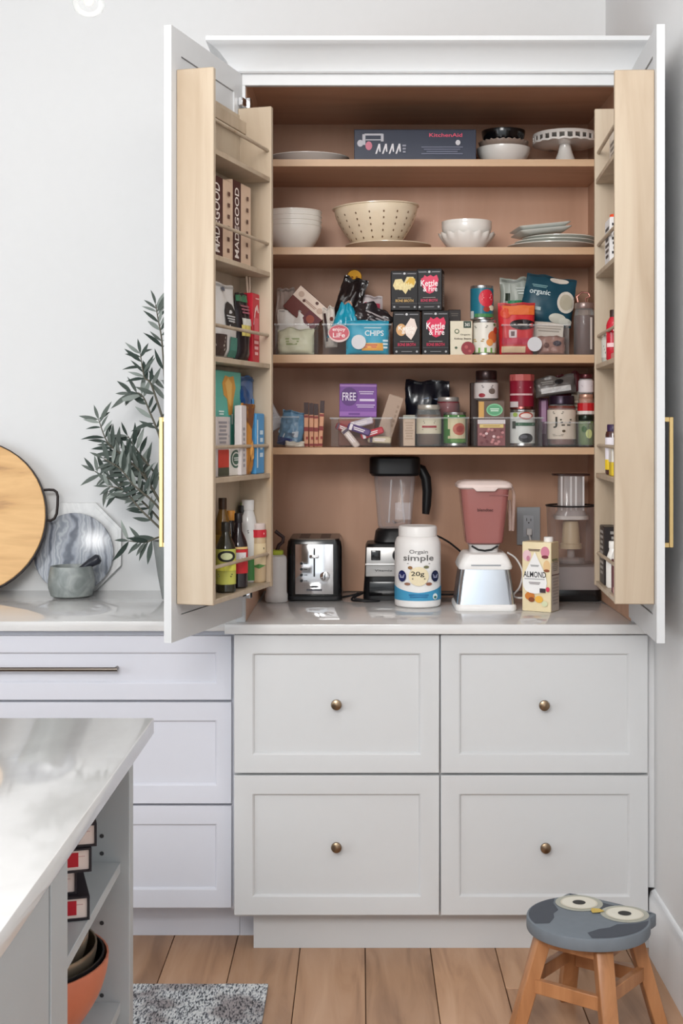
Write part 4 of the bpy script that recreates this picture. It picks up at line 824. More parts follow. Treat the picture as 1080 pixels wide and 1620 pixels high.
for k, (px, tz) in enumerate(((484, 636), (492, 637), (499.5, 638), (506, 633))):
    hh = Z_(tz, 4.33)-z
    box_item('snack_bar', ['red-striped snack bar standing first in the row by the blue bag', 'red-striped snack bar standing second in the row from the blue bag', 'red-striped snack bar standing third in the row from the blue bag', 'red-striped snack bar standing last in the row, tallest and tilted'][k], 'snack bar', (X_(px, 4.32), 4.345+.004*k, z), .0138, .03, hh, (206, 150, 116), rot=(0, .05 if k == 3 else 0, 0), group='striped snack bars', front=[('rect', (52, 24, 22), 0, .86, 1, .27), ('rect', (130, 40, 34), 0, .68, 1, .05), ('rect', (130, 36, 32), 0, .40, 1, .09), ('rect', (150, 50, 40), .2, .2, .5, .06), ('rect', (130, 36, 32), 0, .05, 1, .05)])
bw = (618-523)/F*4.3
bin_item('clear_bin', 'clear bin crammed with bars under the purple carton', (X_(571, 4.3), 4.4, z), bw, .19, .094)
t = box_item('purple_carton', 'purple chocolate carton standing in the bar bin', 'carton', (X_(566, 4.40), 4.43, z+.095), .121, .05, .108, (126, 74, 158), rot=(0, .01, 0), front=[('rect', (170, 124, 192), 0, .95, .98, .06), ('disc', (92, 48, 122), -.24, .62, .46, .56), ('text', (232, 222, 240), -.24, .62, .36, .24, 'FREE'), ('lines', (210, 190, 222), .22, .74, .4, .12, 2), ('lines', (226, 210, 236), .24, .52, .4, .12, 1), ('lines', (196, 170, 214), .2, .34, .5, .12, 2), ('rect', (152, 100, 178), 0, .1, .98, .14), ('rect', (110, 60, 140), -.1, .1, .3, .06)])
box_item('amber_carton', 'rust brown carton supporting the purple carton', 'carton', (X_(564, 4.41), 4.43, z+.003), .118, .05, .09, (120, 66, 40), front=[('disc', (176, 106, 60), .2, .86, .4, .14), ('rect', (150, 60, 50), -.3, .7, .3, .4)])
t = box_item('kraft_carton', 'long kraft carton leaning out of the bar bin', 'carton', (X_(604, 4.36), 4.40, z+.012), .050, .055, .158, (172, 148, 130), rot=(0, .30, 0), front=[('lines', (150, 126, 108), .3, .6, .14, .5, 5)])
for k, (px, zz, ry, c, lab) in enumerate(((566, .045, .32, (84, 50, 116), 'purple wrapped bar lying in the bar bin'), (550, .022, .9, (206, 190, 180), 'cream wrapped bar sloping at the front of the bar bin'), (590, .034, -.3, (190, 40, 58), 'red wrapped bar lying across the front of the bar bin'), (541, .05, .35, (150, 44, 52), 'dark red wrapped bar at the side of the bar bin'), (573, .066, -.25, (206, 196, 206), 'white and purple wrapped bar beneath the purple carton'), (600, .012, .05, (206, 190, 160), 'tan wrapped bar at the bottom of the bar bin'))):
    box_item('wrapped_bar', lab, 'snack bar', (X_(px, 4.33), 4.325+.006*k, z+zz), .075 if k != 3 else .05, .022, .022, c, rot=(0, ry, 0), group='wrapped bars in the bin', bevel=.004, front=[('lines', (236, 226, 226), 0, .5, .5, .5, 2), ('rect', (60, 30, 60) if k % 2 else (226, 216, 220), -.36, .5, .12, .9)])
jw = (740-633)/F*4.29
bin_item('clear_bin', 'clear bin holding sauce jars and the green can', (X_(686.5, 4.29), 4.41, z), jw, .225, .095)
box_item('salt_carton', 'slim tan shaker carton with grey cap in the jar bin', 'shaker', (X_(647, 4.32), 4.345, z+.003), .038, .04, .098, (196, 172, 150), front=[('lines', (170, 146, 124), 0, .5, .7, .6, 7), ('rect', (150, 152, 142), 0, .94, 1, .12)])
jar_item('sauce_jar', 'sauce jar with cream label and silver lid in the jar bin', 'jar', (X_(678, 4.345), 4.345, z+.003), .0395, .131, (96, 62, 40), (200, 196, 186), [('lines', (110, 100, 80), 0, .58, .5, .08, 2), ('rect', (150, 40, 50), 0, .47, .6, .05), ('lines', (140, 120, 100), 0, .4, .6, .03, 1)], ((206, 198, 176), .3, .68), .1, fill=.85)
can_item('green_can', 'green can with red tomato print in the jar bin', 'can', (X_(719, 4.345), 4.345, z+.003), .036, .108, (66, 118, 56), [('rect', (206, 196, 160), .1, .52, .9, .6), ('disc', (180, 90, 70), .18, .5, .6, .36), ('disc', (150, 56, 48), .2, .5, .34, .2), ('lines', (214, 226, 200), -.1, .88, .5, .08, 1), ('rect', (60, 112, 50), -.36, .4, .25, .2), ('rect', (96, 140, 70), .2, .16, .8, .08)])
jar_item('red_jar', 'short jar of red preserves with silver lid behind the green can', 'jar', (X_(709, 4.435), 4.44, z+.085), .0385, .076, (120, 22, 36), (196, 190, 184), lidh=.16, fill=.95)
box_item('riser_box', 'dark box underneath the red preserves jar', 'box', (X_(712, 4.45), 4.445, z+.003), .08, .07, .080, (46, 34, 34), front=[('lines', (80, 64, 60), 0, .5, .6, .3, 2)])
pouch_item('black_pouch', 'glossy black foil bag at the back of the jar bin', 'pouch', (X_(676, 4.5), 4.502, z+.003), .145, .04, .215, (20, 22, 32), seed=41, crumple=.008, rough=.18, front=[('poly', (150, 160, 180), .1, .72, .5, .05, [(-.5, -.2), (-.2, .4), (.1, -.1), (.5, .5), (.2, -.5)])])
bin_item('clear_bin', 'clear bin holding bean packets and the black bean can', (X_(804, 4.29), 4.41, z), (858-750)/F*4.29, .225, .095)
x = X_(777, 4.32)
box_item('red_bean_packet', 'speckled red bean packet with yellow strip in the bean bin', 'packet', (x, 4.34, z+.003), .088, .05, .084, (132, 74, 76), front=[('rect', (214, 206, 206), 0, .92, 1, .16), ('rect', (222, 196, 120), .0, .76, .86, .13), ('lines', (140, 90, 40), 0, .76, .6, .04, 1)]+[('disc', random.choice([(196, 130, 130), (226, 196, 196), (110, 40, 48), (170, 90, 92)]), random.uniform(-.42, .42), random.uniform(.08, .64), .11, .1) for _ in range(22)])
box_item('veggie_carton', 'brown carton with green oval badge stacked on the bean packet', 'carton', (x, 4.345, z+.089), .084, .05, .058, (108, 88, 78), front=[('disc', (130, 196, 150), .12, .5, .62, .68), ('disc', (96, 160, 120), .12, .5, .54, .54), ('lines', (210, 232, 214), .12, .5, .34, .2, 2), ('rect', (206, 160, 90), -.38, .5, .2, .9)])
jar_item('spread_jar', 'jar with white picture label and dark lid above the green badge carton', 'jar', (X_(769, 4.35), 4.35, z+.149), .0375, .094, (60, 30, 28), (50, 34, 34), [('disc', (150, 50, 60), -.24, .16, .3, .14), ('disc', (110, 96, 90), .2, .3, .3, .2), ('lines', (90, 80, 80), 0, .46, .5, .1, 2)], ((206, 198, 196), .06, .58), .3, fill=.95)
box_item('dark_bottle_carton', 'narrow dark brown carton at the edge of the bean bin', 'carton', (X_(752, 4.42), 4.45, z+.003), .03, .04, .205, (62, 44, 38), front=[('rect', (150, 120, 110), 0, .85, .3, .2)])
can_item('black_bean_can', 'white can with black bean picture in the bean bin', 'can', (X_(826, 4.34), 4.34, z+.003), .0395, .116, (206, 208, 204), [('disc', (40, 40, 44), .1, .22, .62, .26), ('disc', (90, 90, 96), .0, .26, .3, .1), ('disc', (170, 70, 56), .1, .83, .6, .2), ('disc', (222, 206, 200), .1, .83, .46, .13), ('rect', (52, 90, 66), .1, .6, .9, .09), ('lines', (226, 230, 226), .1, .6, .6, .04, 1), ('rect', (60, 66, 60), -.4, .58, .16, .2), ('disc', (150, 170, 90), -.34, .86, .2, .12)])
can_item('red_can', 'dark red powder can stacked on the black bean can', 'canister', (X_(825, 4.34), 4.34, z+.1195), .0385, .112, (128, 24, 44), [('rect', (206, 170, 172), -.1, .42, 1.1, .05), ('rect', (196, 186, 186), -.42, .14, .44, .16), ('lines', (206, 150, 156), .1, .62, .5, .05, 1), ('rect', (176, 88, 84), 0, .9, 1.9, .18)], lid=(150, 84, 80))
bin_item('clear_bin', 'clear bin holding the large script-label jar at the shelf end', (X_(898, 4.29), 4.41, z), (934-866)/F*4.29, .225, .08)
jar_item('nut_butter_jar', 'large jar with cream script label and plum lid', 'jar', (X_(888, 4.345), 4.345, z+.003), .045, .160, (110, 58, 48), (44, 30, 46), [('text', (60, 56, 48), -.3, .47, .16, .22, 'J'), ('lines', (110, 104, 92), -.2, .66, .4, .06, 2), ('lines', (80, 74, 62), .08, .47, .42, .16, 3), ('disc', (90, 76, 60), .0, .3, .12, .05), ('lines', (150, 140, 126), -.2, .22, .4, .05, 2)], ((208, 196, 182), .14, .72), .16, fill=.95)
pouch_item('grey_pouch', 'grey pouch with white stripe lying over the script-label jar', 'pouch', (X_(880, 4.38), 4.385, z+.166), .13, .035, .062, (104, 98, 94), rot=(0, -.14, 0), seed=43, crumple=.006, front=[('rect', (206, 204, 202), .0, .3, .74, .28), ('disc', (40, 38, 38), .1, .68, .22, .26), ('lines', (150, 146, 140), -.2, .7, .3, .2, 2)])
pouch_item('maroon_pouch', 'maroon wrinkled pouch behind the grey pouch', 'pouch', (X_(902, 4.46), 4.462, z+.003), .095, .04, .235, (112, 40, 46), seed=47, crumple=.008, front=[('lines', (190, 150, 150), .2, .85, .3, .08, 2)])
box_item('plum_carton', 'plum carton edge beside the script-label jar', 'carton', (X_(860, 4.43), 4.455, z+.003), .03, .04, .155, (110, 62, 92), front=[('rect', (190, 150, 180), 0, .6, .5, .7)])
xb = X_(927, 4.33)
jar_item('pickle_jar', 'green leafy jar at the shelf end below the red sauce jar', 'jar', (xb, 4.335, z+.003), .026, .098, (104, 128, 72), (28, 40, 30), [('disc', (196, 206, 140), .1, .4, .4, .3), ('disc', (60, 96, 50), -.2, .55, .3, .2)], None, .16, fill=.95)
jar_item('salsa_jar', 'red and white banded jar stacked on the green jar', 'jar', (xb, 4.335, z+.1015), .025, .066, (170, 120, 96), (196, 150, 130), [('rect', (186, 34, 40), 0, .38, 1.7, .4), ('rect', (214, 206, 200), 0, .12, 1.7, .16)], None, .16, fill=.95)
jar_item('salsa_jar', 'white-labelled small bottle topping the red banded jar', 'jar', (xb, 4.335, z+.168), .023, .064, (206, 196, 196), (80, 30, 34), [('lines', (150, 140, 150), 0, .4, .8, .1, 2)], ((214, 206, 208), .1, .66), .2, fill=.9)
pouch_item('seed_pouch', 'pale seed pouch between the script-label jar and green jar', 'pouch', (X_(913, 4.41), 4.412, z+.003), .04, .03, .175, (150, 138, 122), seed=51, crumple=.006, front=[('lines', (200, 190, 170), 0, .7, .6, .3, 4)])
# ---------------------------------------------------------------- door racks
RL, RRt = RROT('L'), RROT('R')
def rk(side, u, v, k): p = RP(side, u, v, RZ[k]+.0006); return p
def span(px0, px1, v): a, b = u_at('L', px0, v), u_at('L', px1, v); return (a+b)/2, abs(a-b)
def rh(px, py, v, k): u = u_at('L', px, v); return Z_(py, RP('L', u, v).y)-RZ[k]
# second rack shelf: two pairs of brown and kraft bar boxes
for j, (a, b, c) in enumerate(((345, 352.5, 367), (368, 381, 397.5))):
    v = .068; um, wd = span(a if j else 332, c, v); ud, wdd = span(a if j else 332, b, v); hh = rh(b, 283 if j == 0 else 290, v, 1)
    fr = (wdd/wd); t = box_item('bar_box', ['brown and kraft granola bar box nearest the rack end board', 'brown and kraft granola bar box second in the door rack'][j], 'box', rk('L', um, v-.026, 1), wd-.002, .05, hh, (206, 178, 154), rot=(0, 0, RL), group='granola bar boxes', front=[
        ('rect', (70, 38, 36), -.5+fr/2, .5, fr, 1), ('vtext', (232, 222, 214), -.5+fr/2, .5, fr*.5, .84, 'MADEGOOD')]+[('rect', (92, 62, 52), fr/2+.04, .14+.14*q, .1, .05) for q in range(6)])
# third shelf
def rbox(name, label, cat, px0, px1, py, k, v, d, col, front=(), hmax=None, **kw):
    um, wd = span(px0, px1, v); hh = rh((px0+px1)/2, py, v, k)
    return box_item(name, label, cat, rk('L', um, v-d/2, k), wd-.001, d, hh, col, rot=(0, 0, RL), front=front, **kw)
def rpouch(name, label, cat, px0, px1, py, k, v, d, col, front=(), **kw):
    um, wd = span(px0, px1, v); hh = rh((px0+px1)/2, py, v, k)
    return pouch_item(name, label, cat, rk('L', um, v-d/2, k), wd-.001, d, hh, col, rot=(0, 0, RL), front=front, **kw)
rpouch('white_pouch', 'white pouch with black arched badge on the third door-rack shelf', 'pouch', 340, 381, 448, 2, .066, .05, (214, 210, 206), [('poly', (38, 38, 40), .12, .60, .44, .34, [(-.5, -.5), (.5, -.5), (.5, .1), (.3, .4), (0, .5), (-.3, .4), (-.5, .1)]), ('disc', (200, 200, 200), .12, .66, .24, .1), ('lines', (190, 190, 190), .12, .54, .34, .1, 3), ('rect', (60, 130, 116), .28, .17, .5, .26), ('rect', (70, 56, 52), -.3, .18, .42, .28), ('lines', (180, 170, 160), -.3, .2, .3, .2, 4), ('disc', (90, 96, 110), -.05, .92, .14, .06)], seed=61, crumple=.003)
rpouch('black_pouch', 'black pouch with yellow picture band on the third door-rack shelf', 'pouch', 381, 400, 464, 2, .07, .035, (34, 28, 32), [('rect', (60, 110, 80), -.1, .92, .8, .1), ('rect', (206, 190, 110), .05, .45, .8, .16), ('rect', (206, 204, 196), .05, .58, .7, .1), ('lines', (150, 90, 100), 0, .76, .6, .14, 3)], seed=63, crumple=.003)
rbox('red_carton', 'red carton with white swirl on the third door-rack shelf', 'carton', 399, 415.5, 466, 2, .066, .05, (186, 34, 50), [('poly', (220, 190, 186), 0, .7, .8, .3, [(-.5, -.5), (-.2, .3), (.2, .5), (.5, .1), (.3, .1), (.1, .25), (-.1, .1), (-.35, -.5)]), ('rect', (206, 84, 96), .0, .5, .6, .3), ('lines', (226, 170, 170), 0, .22, .6, .24, 3), ('lines', (230, 180, 180), .1, .93, .5, .03, 1)])
um = u_at('L', 384, .03)
t = thing('ribbon_loop', 'pale ribbon loop hanging under the second rack shelf', 'ribbon', RP('L', um, .045, RZ[1]-.0135), (0, 0, RL))
obj('loop', MB().tube([(-.012, 0, -.001), (-.008, 0, -.02), (.0, 0, -.05), (.01, 0, -.055), (.016, 0, -.03), (.012, 0, -.001)], .003, 6), mat((206, 184, 164), .6), t, smooth=50)
# fourth shelf
rbox('fries_box', 'teal frozen fries box with golden fries picture in the door rack', 'box', 341, 381, 588, 3, .052, .04, (96, 176, 160), [('poly', (206, 150, 70), .02, .77, .56, .38, [(-.5, .3), (-.3, .5), (0, .46), (.3, .5), (.45, .2), (.3, -.1), (.2, -.5), (-.05, -.5), (-.15, -.1), (-.4, 0)]), ('poly', (226, 180, 100), .0, .8, .3, .28, [(-.5, .3), (-.1, .5), (.4, .3), (.3, -.5), (0, -.4)]), ('lines', (214, 232, 226), -.3, .6, .2, .05, 2), ('rect', (214, 228, 224), .12, .54, .06, .1), ('disc', (44, 96, 88), .3, .42, .16, .1), ('rect', (206, 200, 200), -.22, .36, .5, .4), ('lines', (150, 146, 150), -.22, .42, .4, .22, 5)])
rbox('tea_carton', 'white carton with green oval emblem low on the fourth rack shelf', 'carton', 363, 382, 706, 3, .078, .022, (214, 208, 200), [('disc', (44, 84, 66), .0, .56, .86, .62), ('disc', (206, 206, 198), .0, .56, .68, .48), ('disc', (44, 84, 66), .0, .56, .56, .38), ('lines', (200, 206, 200), 0, .56, .4, .14, 2)])
rbox('red_label_carton', 'white carton with red label at the rack end board', 'carton', 342, 362, 660, 3, .077, .022, (200, 190, 186), [('lines', (140, 136, 140), 0, .74, .7, .4, 6), ('rect', (190, 62, 50), .05, .3, .86, .3), ('rect', (70, 74, 60), .05, .08, .86, .14)])
rbox('white_slim_carton', 'slim white carton between the fries box and blue bag', 'carton', 381.5, 390, 642, 3, .088, .02, (206, 198, 196), [('lines', (150, 146, 150), 0, .4, .4, .6, 8)])
rpouch('amber_pouch', 'golden brown pasta pouch on the fourth door-rack shelf', 'pouch', 389, 404, 640, 3, .088, .022, (172, 116, 54), [('poly', (112, 70, 44), 0, .82, .9, .34, [(-.5, .5), (.5, .5), (.3, -.1), (0, -.5), (-.3, -.1)]), ('disc', (206, 150, 80), .05, .35, .5, .3)], seed=67, crumple=.005, flare=.4)
rpouch('blue_bag', 'tall glossy blue bag at the hinge end of the fourth rack shelf', 'pouch', 383, 421, 596, 3, .062, .036, (38, 86, 140), [('rect', (64, 132, 190), .34, .42, .3, .7), ('rect', (150, 190, 216), .44, .4, .08, .4), ('disc', (24, 66, 116), -.2, .8, .5, .2)], seed=69, crumple=.004, rough=.2)
rbox('blue_wafer_box', 'light blue slim box leaning at the hinge end of the rack', 'box', 405, 418, 655, 3, .088, .02, (78, 146, 196), [('rect', (206, 222, 230), -.36, .5, .14, .8), ('lines', (200, 220, 232), .1, .5, .4, .5, 4)])
# bottom shelf: bottles
def rb(name, label, px, py, v, r, col, cap, lab=None, front=(), k=4, **kw):
    u = u_at('L', px, v); hh = Z_(py, RP('L', u, v).y)-RZ[k]
    return bottle_item(name, label, 'bottle', rk('L', u, v, k), r, hh, col, cap, front=front, label_band=lab, **kw)
D = [('disc', (40, 40, 34), 0, .52, .7, .13), ('disc', (180, 186, 120), 0, .52, .46, .08)]
rb('oil_bottle', 'dark oil bottle with yellow-green label and round emblem', 357, 826, .066, .026, (42, 38, 26), (40, 36, 30), ((176, 176, 84), .12, .62), [('disc', (36, 36, 32), .1, .52, 1.0, .16), ('disc', (190, 194, 150), .1, .52, .62, .1), ('rect', (200, 196, 80), 0, .36, 1.3, .09), ('lines', (90, 90, 50), 0, .25, .8, .06, 2)], neck=.4, shoulder=.62)
rb('soy_bottle', 'dark sauce bottle with orange cap behind the yellow-label bottle', 365, 808, .030, .024, (36, 24, 22), (206, 140, 60), None, (), neck=.42, shoulder=.6)
rb('vinegar_bottle', 'dark vinegar bottle with red and white label', 377, 812, .062, .025, (34, 24, 26), (30, 24, 26), ((186, 40, 46), .2, .52), [('rect', (206, 200, 200), -.1, .42, 1.2, .12), ('lines', (120, 40, 44), -.1, .42, .8, .05, 2), ('rect', (206, 170, 110), 0, .54, 1.2, .03)], neck=.38, shoulder=.56)
rb('amber_bottle', 'tall amber bottle at the rack end board', 352, 788, .030, .022, (110, 78, 30), (60, 40, 24), ((150, 116, 48), .2, .6), neck=.45, shoulder=.66)
rb('white_bottle', 'tall white bottle with green label behind the red-banded shaker', 392, 791, .040, .024, (206, 204, 202), (214, 212, 210), ((206, 206, 202), .3, .62), [('rect', (66, 120, 62), .3, .16, .9, .26), ('lines', (120, 120, 120), .3, .62, .6, .05, 2)], neck=.62, shoulder=.72)
rb('green_bottle', 'pale bottle with light green cap deepest in the bottom rack', 403, 795, .026, .02, (196, 190, 170), (150, 180, 112), None, (), neck=.7, shoulder=.78)
rb('sauce_shaker', 'shaker bottle with red and white top band near the hinge', 408, 828, .066, .022, (186, 162, 128), (206, 190, 184), ((206, 186, 150), .3, .66), [('rect', (186, 40, 52), 0, .83, 1.5, .13), ('lines', (236, 214, 214), 0, .83, .9, .05, 1), ('lines', (90, 80, 60), 0, .58, .9, .06, 1), ('poly', (84, 130, 70), .1, .28, .9, .08, [(-.5, 0), (0, .5), (.5, .1), (0, -.5)])], neck=.8, shoulder=.76)
rb('wine_vinegar_bottle', 'near-black slim bottle between orange cap and white bottles', 383, 800, .026, .022, (26, 22, 24), (28, 24, 24), None, (), neck=.44, shoulder=.55)
# right-hand rack, seen edge-on
def rr(u, v, k): return RP('R', u, v, RZ[k]+.0006)
t = thing('card_packet', 'white card packet propped behind the top rail beside the cake stand', 'packet', rr(.17, .060, 0), (math.radians(0), 0, RRt))
obj('packet_body', MB().box(-.07, .07, -.008, .008, 0, .115), mat((222, 210, 196), .5), t, bevel=.004)
decals(t, f_front(.016), .14, .115, [('lines', (120, 110, 104), 0, .5, .6, .4, 3)]); decals(t, f_left(.14), .016, .115, [('rect', (200, 190, 176), 0, .5, .8, .8)])
t = box_item('print_packet', 'white packet with black print in the second rack shelf nearest the wall', 'packet', rr(.20, .066, 1), .10, .04, .125, (222, 218, 216), rot=(0, 0, RRt), front=[('lines', (60, 58, 60), 0, .5, .7, .7, 6)], right=[('lines', (50, 48, 50), 0, .55, .7, .7, 7)], left=[('lines', (50, 48, 50), 0, .55, .7, .7, 7)])
bottle_item('spray_bottle', 'bottle with orange cap behind the white printed packet', 'bottle', rr(.10, .050, 1), .024, .155, (206, 206, 180), (226, 84, 50), .6, (), None, None, .7)
bottle_item('white_bottle', 'small white bottle with grey label beside the red bottle', 'bottle', rr(.13, .072, 2), .020, .088, (176, 174, 164), (222, 216, 206), .6, [('lines', (110, 110, 104), 0, .4, 1, .3, 3)], ((188, 186, 176), .15, .7), None, .74)
bottle_item('red_bottle', 'red bottle with dark cap on the third rack shelf nearest the wall', 'bottle', rr(.24, .072, 2), .022, .135, (186, 34, 50), (54, 36, 32), .5, [('rect', (226, 190, 190), 0, .3, 1.2, .08)], None, None, .7)
box_item('tea_packet', 'red and pink packet lying flat under the white bottle', 'packet', rr(.34, .070, 2), .07, .04, .016, (206, 120, 116), rot=(0, 0, RRt))
bottle_item('vitamin_bottle', 'white labelled bottle with purple cap and yellow base label', 'bottle', rr(.20, .070, 3), .021, .135, (70, 40, 36), (52, 34, 66), .7, [('rect', (216, 182, 40), 0, .2, 1.5, .2)], ((220, 214, 220), .1, .74), None, .8)
box_item('yellow_carton', 'yellow and white carton on the fourth rack shelf nearest the wall', 'carton', rr(.29, .070, 3), .05, .04, .072, (214, 184, 50), rot=(0, 0, RRt), left=[('rect', (220, 214, 206), 0, .75, 1, .5), ('rect', (50, 44, 50), 0, .06, 1, .1)], right=[('rect', (220, 214, 206), 0, .75, 1, .5)], front=[('rect', (220, 214, 206), 0, .75, 1, .5)])
box_item('recipe_tin', 'black chalk-lettered tin on the bottom rack shelf nearest the wall', 'tin', rr(.10, .055, 4), .1, .066, .158, (40, 34, 34), rot=(0, 0, RRt), left=[('lines', (150, 146, 142), .1, .55, .7, .8, 9)], right=[('lines', (150, 146, 142), .1, .55, .7, .8, 9)], front=[('lines', (150, 146, 142), 0, .55, .7, .8, 9)])
bottle_item('white_squeeze_bottle', 'white squeeze bottle before the black chalk-lettered tin', 'bottle', rr(.205, .070, 4), .020, .125, (226, 222, 216), (226, 222, 216), .55, (), None, None, .6)
bottle_item('tall_white_bottle', 'second white squeeze bottle closer to the rack end board', 'bottle', rr(.26, .062, 4), .020, .145, (222, 218, 212), (222, 218, 212), .5, (), None, None, .6)
box_item('maroon_packet', 'maroon packet upright behind the bottom rail nearest the wall', 'packet', rr(.315, .068, 4), .04, .04, .085, (96, 32, 44), rot=(0, 0, RRt), left=[('lines', (206, 160, 160), 0, .4, .6, .4, 3)], right=[('lines', (206, 160, 160), 0, .4, .6, .4, 3)])
box_item('pink_packet', 'pink and white packet lying on the bottom rack shelf', 'packet', rr(.375, .070, 4), .055, .04, .018, (216, 150, 140), rot=(0, 0, RRt), left=[('disc', (240, 230, 214), 0, .5, .6, .7)])

# ---------------------------------------------------------------- island shelf things
bm_ = mat((38, 32, 38), .5); pg = mat((232, 214, 206), .6); zz = sh1+.0006
labs = ['book with red page block lowest in the island stack', 'book with cream pages second from the bottom of the island stack', 'book with red page block third from the bottom of the island stack', 'topmost book in the island stack, partly under the counter edge']
for k in range(4):
    xr0 = [-.424, -.445, -.421, -.414][k]; y0 = 2.135+.006*(k % 2); hh = [.0372, .0372, .0372, .036][k]; wd = .235
    ba = math.radians([16, 15, 17, 15][k]); t = thing('stacked_book', labs[k], 'book', (xr0-wd/2*math.cos(ba)-.12*math.sin(ba), y0-wd/2*math.sin(ba)+.12*math.cos(ba), zz), ba, 'books stacked on the island shelf')
    cv = MB().box(-wd/2, wd/2, -.12, .12, 0, .003).box(-wd/2, wd/2, -.12, .12, hh-.003, hh).box(wd/2-.003, wd/2, -.12, .12, .003, hh-.003)
    obj('cover', cv, bm_, t)
    obj('page_block', MB().box(-wd/2+.004, wd/2-.0035, -.116, .116, .0032, hh-.0032), pg, t)
    if k != 1 and k != 3: obj('red_label', MB().box(wd/2-.11, wd/2-.02, -.1168, -.116, .008, hh-.007), mat((186, 30, 44), .5), t)
    obj('page_line', MB().box(wd/2-.11, wd/2-.01, -.1165, -.116, hh*.62, hh*.66), mat((206, 170, 166), .6), t)
    zz += hh+.0006
zb = sh2+.0006; bc = (-.578, 2.235)
copper = mat((206, 124, 96), .38, .35)
def nb(name, label, r, h, z, m, foot, tk=.003): return bowl(name, label, 'bowl', (bc[0], bc[1], z), r, h, m, foot, t=tk, curve=2.0)
nb('copper_bowl', 'wide copper bowl holding nested bowls on the lower island shelf', .163, .150, zb, copper, .5)
nb('black_mixing_bowl', 'black mixing bowl nested inside the copper bowl', .156, .132, zb+.022, M_BLACK, .5)
nb('steel_bowl', 'steel bowl nested within the black bowl', .144, .120, zb+.048, mat((168, 154, 134), .3, .8), .5)
nb('small_steel_bowl', 'smaller steel bowl inside the nested set', .130, .115, zb+.072, mat((176, 164, 146), .3, .8), .5)
nb('dark_top_bowl', 'small dark bowl at the very top of the nested set', .092, .06, zb+.165, M_BLACK, .5) if False else nb('dark_top_bowl', 'small dark bowl at the very top of the nested set', .098, .115, zb+.085, M_BLACK, .5)

# ---------------------------------------------------------------- floor things
def rugmat():
    m, nt, b = nodes('woven_rug'); tc = nt.nodes.new('ShaderNodeTexCoord'); mp = nt.nodes.new('ShaderNodeMapping'); mp.inputs['Scale'].default_value = (260, 75, 75)
    n = nt.nodes.new('ShaderNodeTexNoise'); n.inputs['Scale'].default_value = 1; n.inputs['Detail'].default_value = 3
    nt.links.new(tc.outputs['Object'], mp.inputs[0]); nt.links.new(mp.outputs[0], n.inputs[0])
    r = ramp(nt, [(.34, (58, 60, 66)), (.44, (126, 130, 136)), (.50, (200, 204, 206)), (.70, (226, 226, 224))]); nt.links.new(n.outputs['Fac'], r.inputs[0])
    n2 = nt.nodes.new('ShaderNodeTexNoise'); n2.inputs['Scale'].default_value = 9; nt.links.new(tc.outputs['Object'], n2.inputs[0])
    mx = nt.nodes.new('ShaderNodeMix'); mx.data_type = 'RGBA'; mx.blend_type = 'MULTIPLY'; r2 = ramp(nt, [(.4, (186, 176, 176)), (.55, (255, 255, 255))]); nt.links.new(n2.outputs['Fac'], r2.inputs[0])
    mx.inputs[0].default_value = 1; nt.links.new(r.outputs[0], mx.inputs[6]); nt.links.new(r2.outputs[0], mx.inputs[7]); nt.links.new(mx.outputs[2], b.inputs['Base Color'])
    b.inputs['Roughness'].default_value = .95
    bp = nt.nodes.new('ShaderNodeBump'); bp.inputs['Distance'].default_value = .004; nt.links.new(n.outputs['Fac'], bp.inputs['Height']); nt.links.new(bp.outputs[0], b.inputs['Normal'])
    return m
RM = rugmat(); ry = EYE*F/(1561-CY); rx = X_(424, ry)
t = thing('runner_rug', 'mottled black, grey and white woven rug on the wood floor', 'rug', (rx-.35, ry-.55, .0005))
nx, ny = 36, 72; vs = []; fs = []
for j in range(ny+1):
    for i in range(nx+1): vs.append((-.35+.7*i/nx, -.55+1.1*j/ny, .0075+.0012*noise.noise(Vector((i*.7, j*.7, 0)))))
for j in range(ny):
    for i in range(nx): a = j*(nx+1)+i; fs.append((a, a+1, a+nx+2, a+nx+1))
obj('rug_pile', MB().add(vs, fs), RM, t, smooth=80)
obj('rug_edge', MB().box(-.3505, .3505, -.5505, .5505, 0, .0066), mat((150, 152, 154), .95, 0, .2), t, bevel=.001, seg=1)
# owl stool
sx, sy, sh = X_(930, 3.38), 3.38, .283
st = thing('owl_stool', 'small wooden stool with a painted grey owl seat', 'stool', (sx, sy, 0))
OW = math.radians(52); R = .152; th = .032
def ow(a, b): c, s = math.cos(OW), math.sin(OW); return (a*s+b*c, -a*c+b*s)   # a: across the owl, b: towards its ears
out = []
for k in range(72):
    a = 2*math.pi*k/72; r = R
    p = Vector((math.sin(a)*r, math.cos(a)*r))
    dg = math.degrees(a) if a < math.pi else math.degrees(a)-360
    e = max(0, 1-abs(abs(dg)-44)/11)
    p *= 1+.17*e
    if abs(dg) < 33: p.y -= .020*(1-(abs(dg)/33)**2)
    out.append(ow(p.x, p.y))
gseat = mat((116, 124, 132), .55, 0, .1); gwing = mat((72, 77, 86), .55, 0, .08); gbody = mat((128, 136, 142), .55, 0, .1)
seat = obj('seat', MB().prism(list(reversed(out)), sh-th, sh, 'z'), gseat, st, bevel=.004, seg=2)
def flat(name, pts, dz, m): o = obj(name, MB().add([(*ow(a, b), sh+dz) for a, b in pts], [tuple(range(len(pts)))]), m, seat); return o
def flip(pts): return [(-a, b) for a, b in reversed(pts)]
wing = [(-.145, .03)]+[(-.149*math.sin(math.radians(q)), .149*math.cos(math.radians(q))) for q in range(86, 150, 6)]+[(-.05, -.105), (-.052, -.06), (-.075, -.03), (-.082, .0), (-.105, .02)]
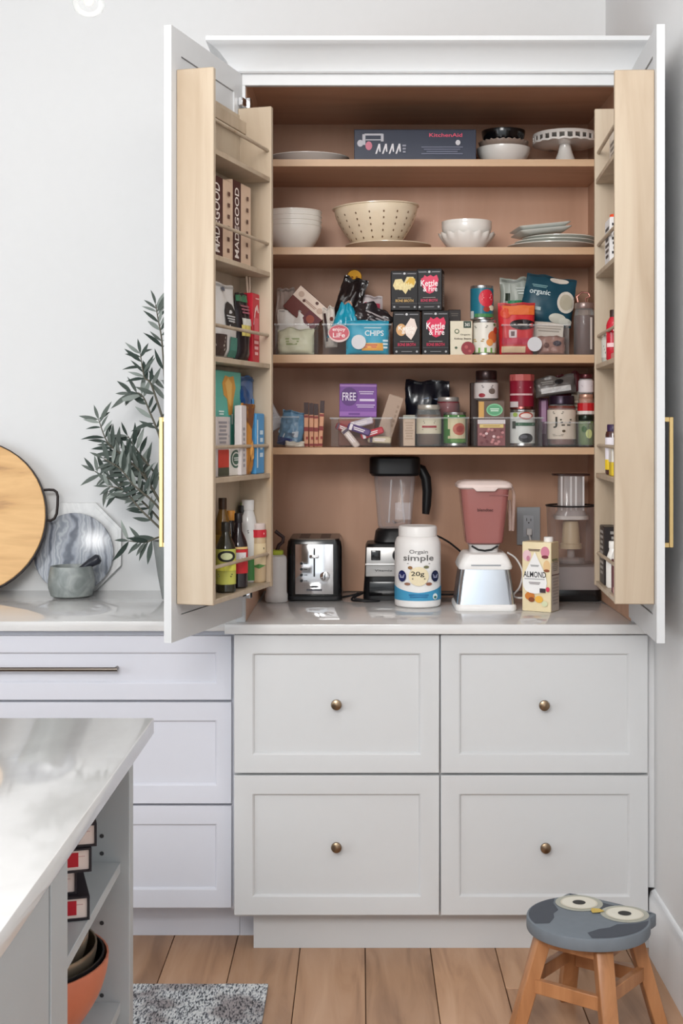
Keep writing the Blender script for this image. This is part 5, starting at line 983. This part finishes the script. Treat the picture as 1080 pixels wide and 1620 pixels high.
wing = [(-.1465*math.sin(math.radians(q)), .1465*math.cos(math.radians(q))) for q in range(64, 152, 6)]+[(-.052, -.10), (-.062, -.06), (-.078, -.035), (-.082, -.005), (-.098, .012), (-.116, .03)]
flat('wing', wing, .0006, gwing); flat('wing', flip(wing), .0006, gwing)
head = [(-.118, .118), (-.06, .112), (0, .108), (.06, .112), (.118, .118), (.08, .045), (0, .035), (-.08, .045)]
flat('brow', list(reversed(head)), .0006, gwing)
def dsc(a, b, ra, n=28): return [(a+ra*math.cos(-6.28318*i/n), b+ra*math.sin(-6.28318*i/n)) for i in range(n)]
for s in (-1, 1):
    a, b = s*.064, .070
    flat('eye_ring', dsc(a, b, .060), .0010, mat((176, 176, 164), .55)); flat('eye_white', dsc(a, b, .047), .0018, mat((214, 208, 190), .5, 0, .03)); flat('eye_line', dsc(a, b, .0445), .0014, mat((110, 106, 90), .5))
    flat('eye_white', dsc(a, b, .043), .0022, mat((226, 222, 208), .5, 0, .03)); flat('pupil', dsc(a, b, .0165), .0028, mat((44, 42, 40), .5))
flat('beak', [(-.018, .052), (0, .060), (.018, .052), (.012, .036), (0, .022), (-.012, .036)][::-1], .0030, mat((206, 176, 84), .5))
tops = []; ft = []
for k in range(4):
    a = math.radians(8+90*k); ca, sa = math.cos(a), math.sin(a)
    tp = Vector((.112*ca, .112*sa, sh-th-.0005)); bt = Vector((.186*ca, .186*sa, 0)); tops.append(tp); ft.append(bt)
    obj('leg', MB().beam(bt, tp, .034, .040, .036, .042, rot=a), M_STOOL, st, bevel=.002, seg=1)
for k in range(4):
    f = .56 if k % 2 else .50
    for lev, hw in ((f, .034), (.93, .030)):
        p = ft[k].lerp(tops[k], lev); q = ft[(k+1) % 4].lerp(tops[(k+1) % 4], lev); dv = (q-p).normalized(); p = p+dv*.018; q = q-dv*.018
        sd = Vector((dv.y, -dv.x, 0)); b = MB(); vs = []
        for r_ in (p, q):
            for s1, s2 in ((-1, -1), (1, -1), (1, 1), (-1, 1)): vs.append(r_+sd*s1*.009+Vector((0, 0, s2*hw/2)))
        b.add(vs, [(0, 1, 2, 3), (7, 6, 5, 4)]+[(i, i+4, (i+1) % 4+4, (i+1) % 4) for i in range(4)])
        obj('stretcher' if lev < .9 else 'apron', b, M_STOOL, st, bevel=.0015, seg=1)
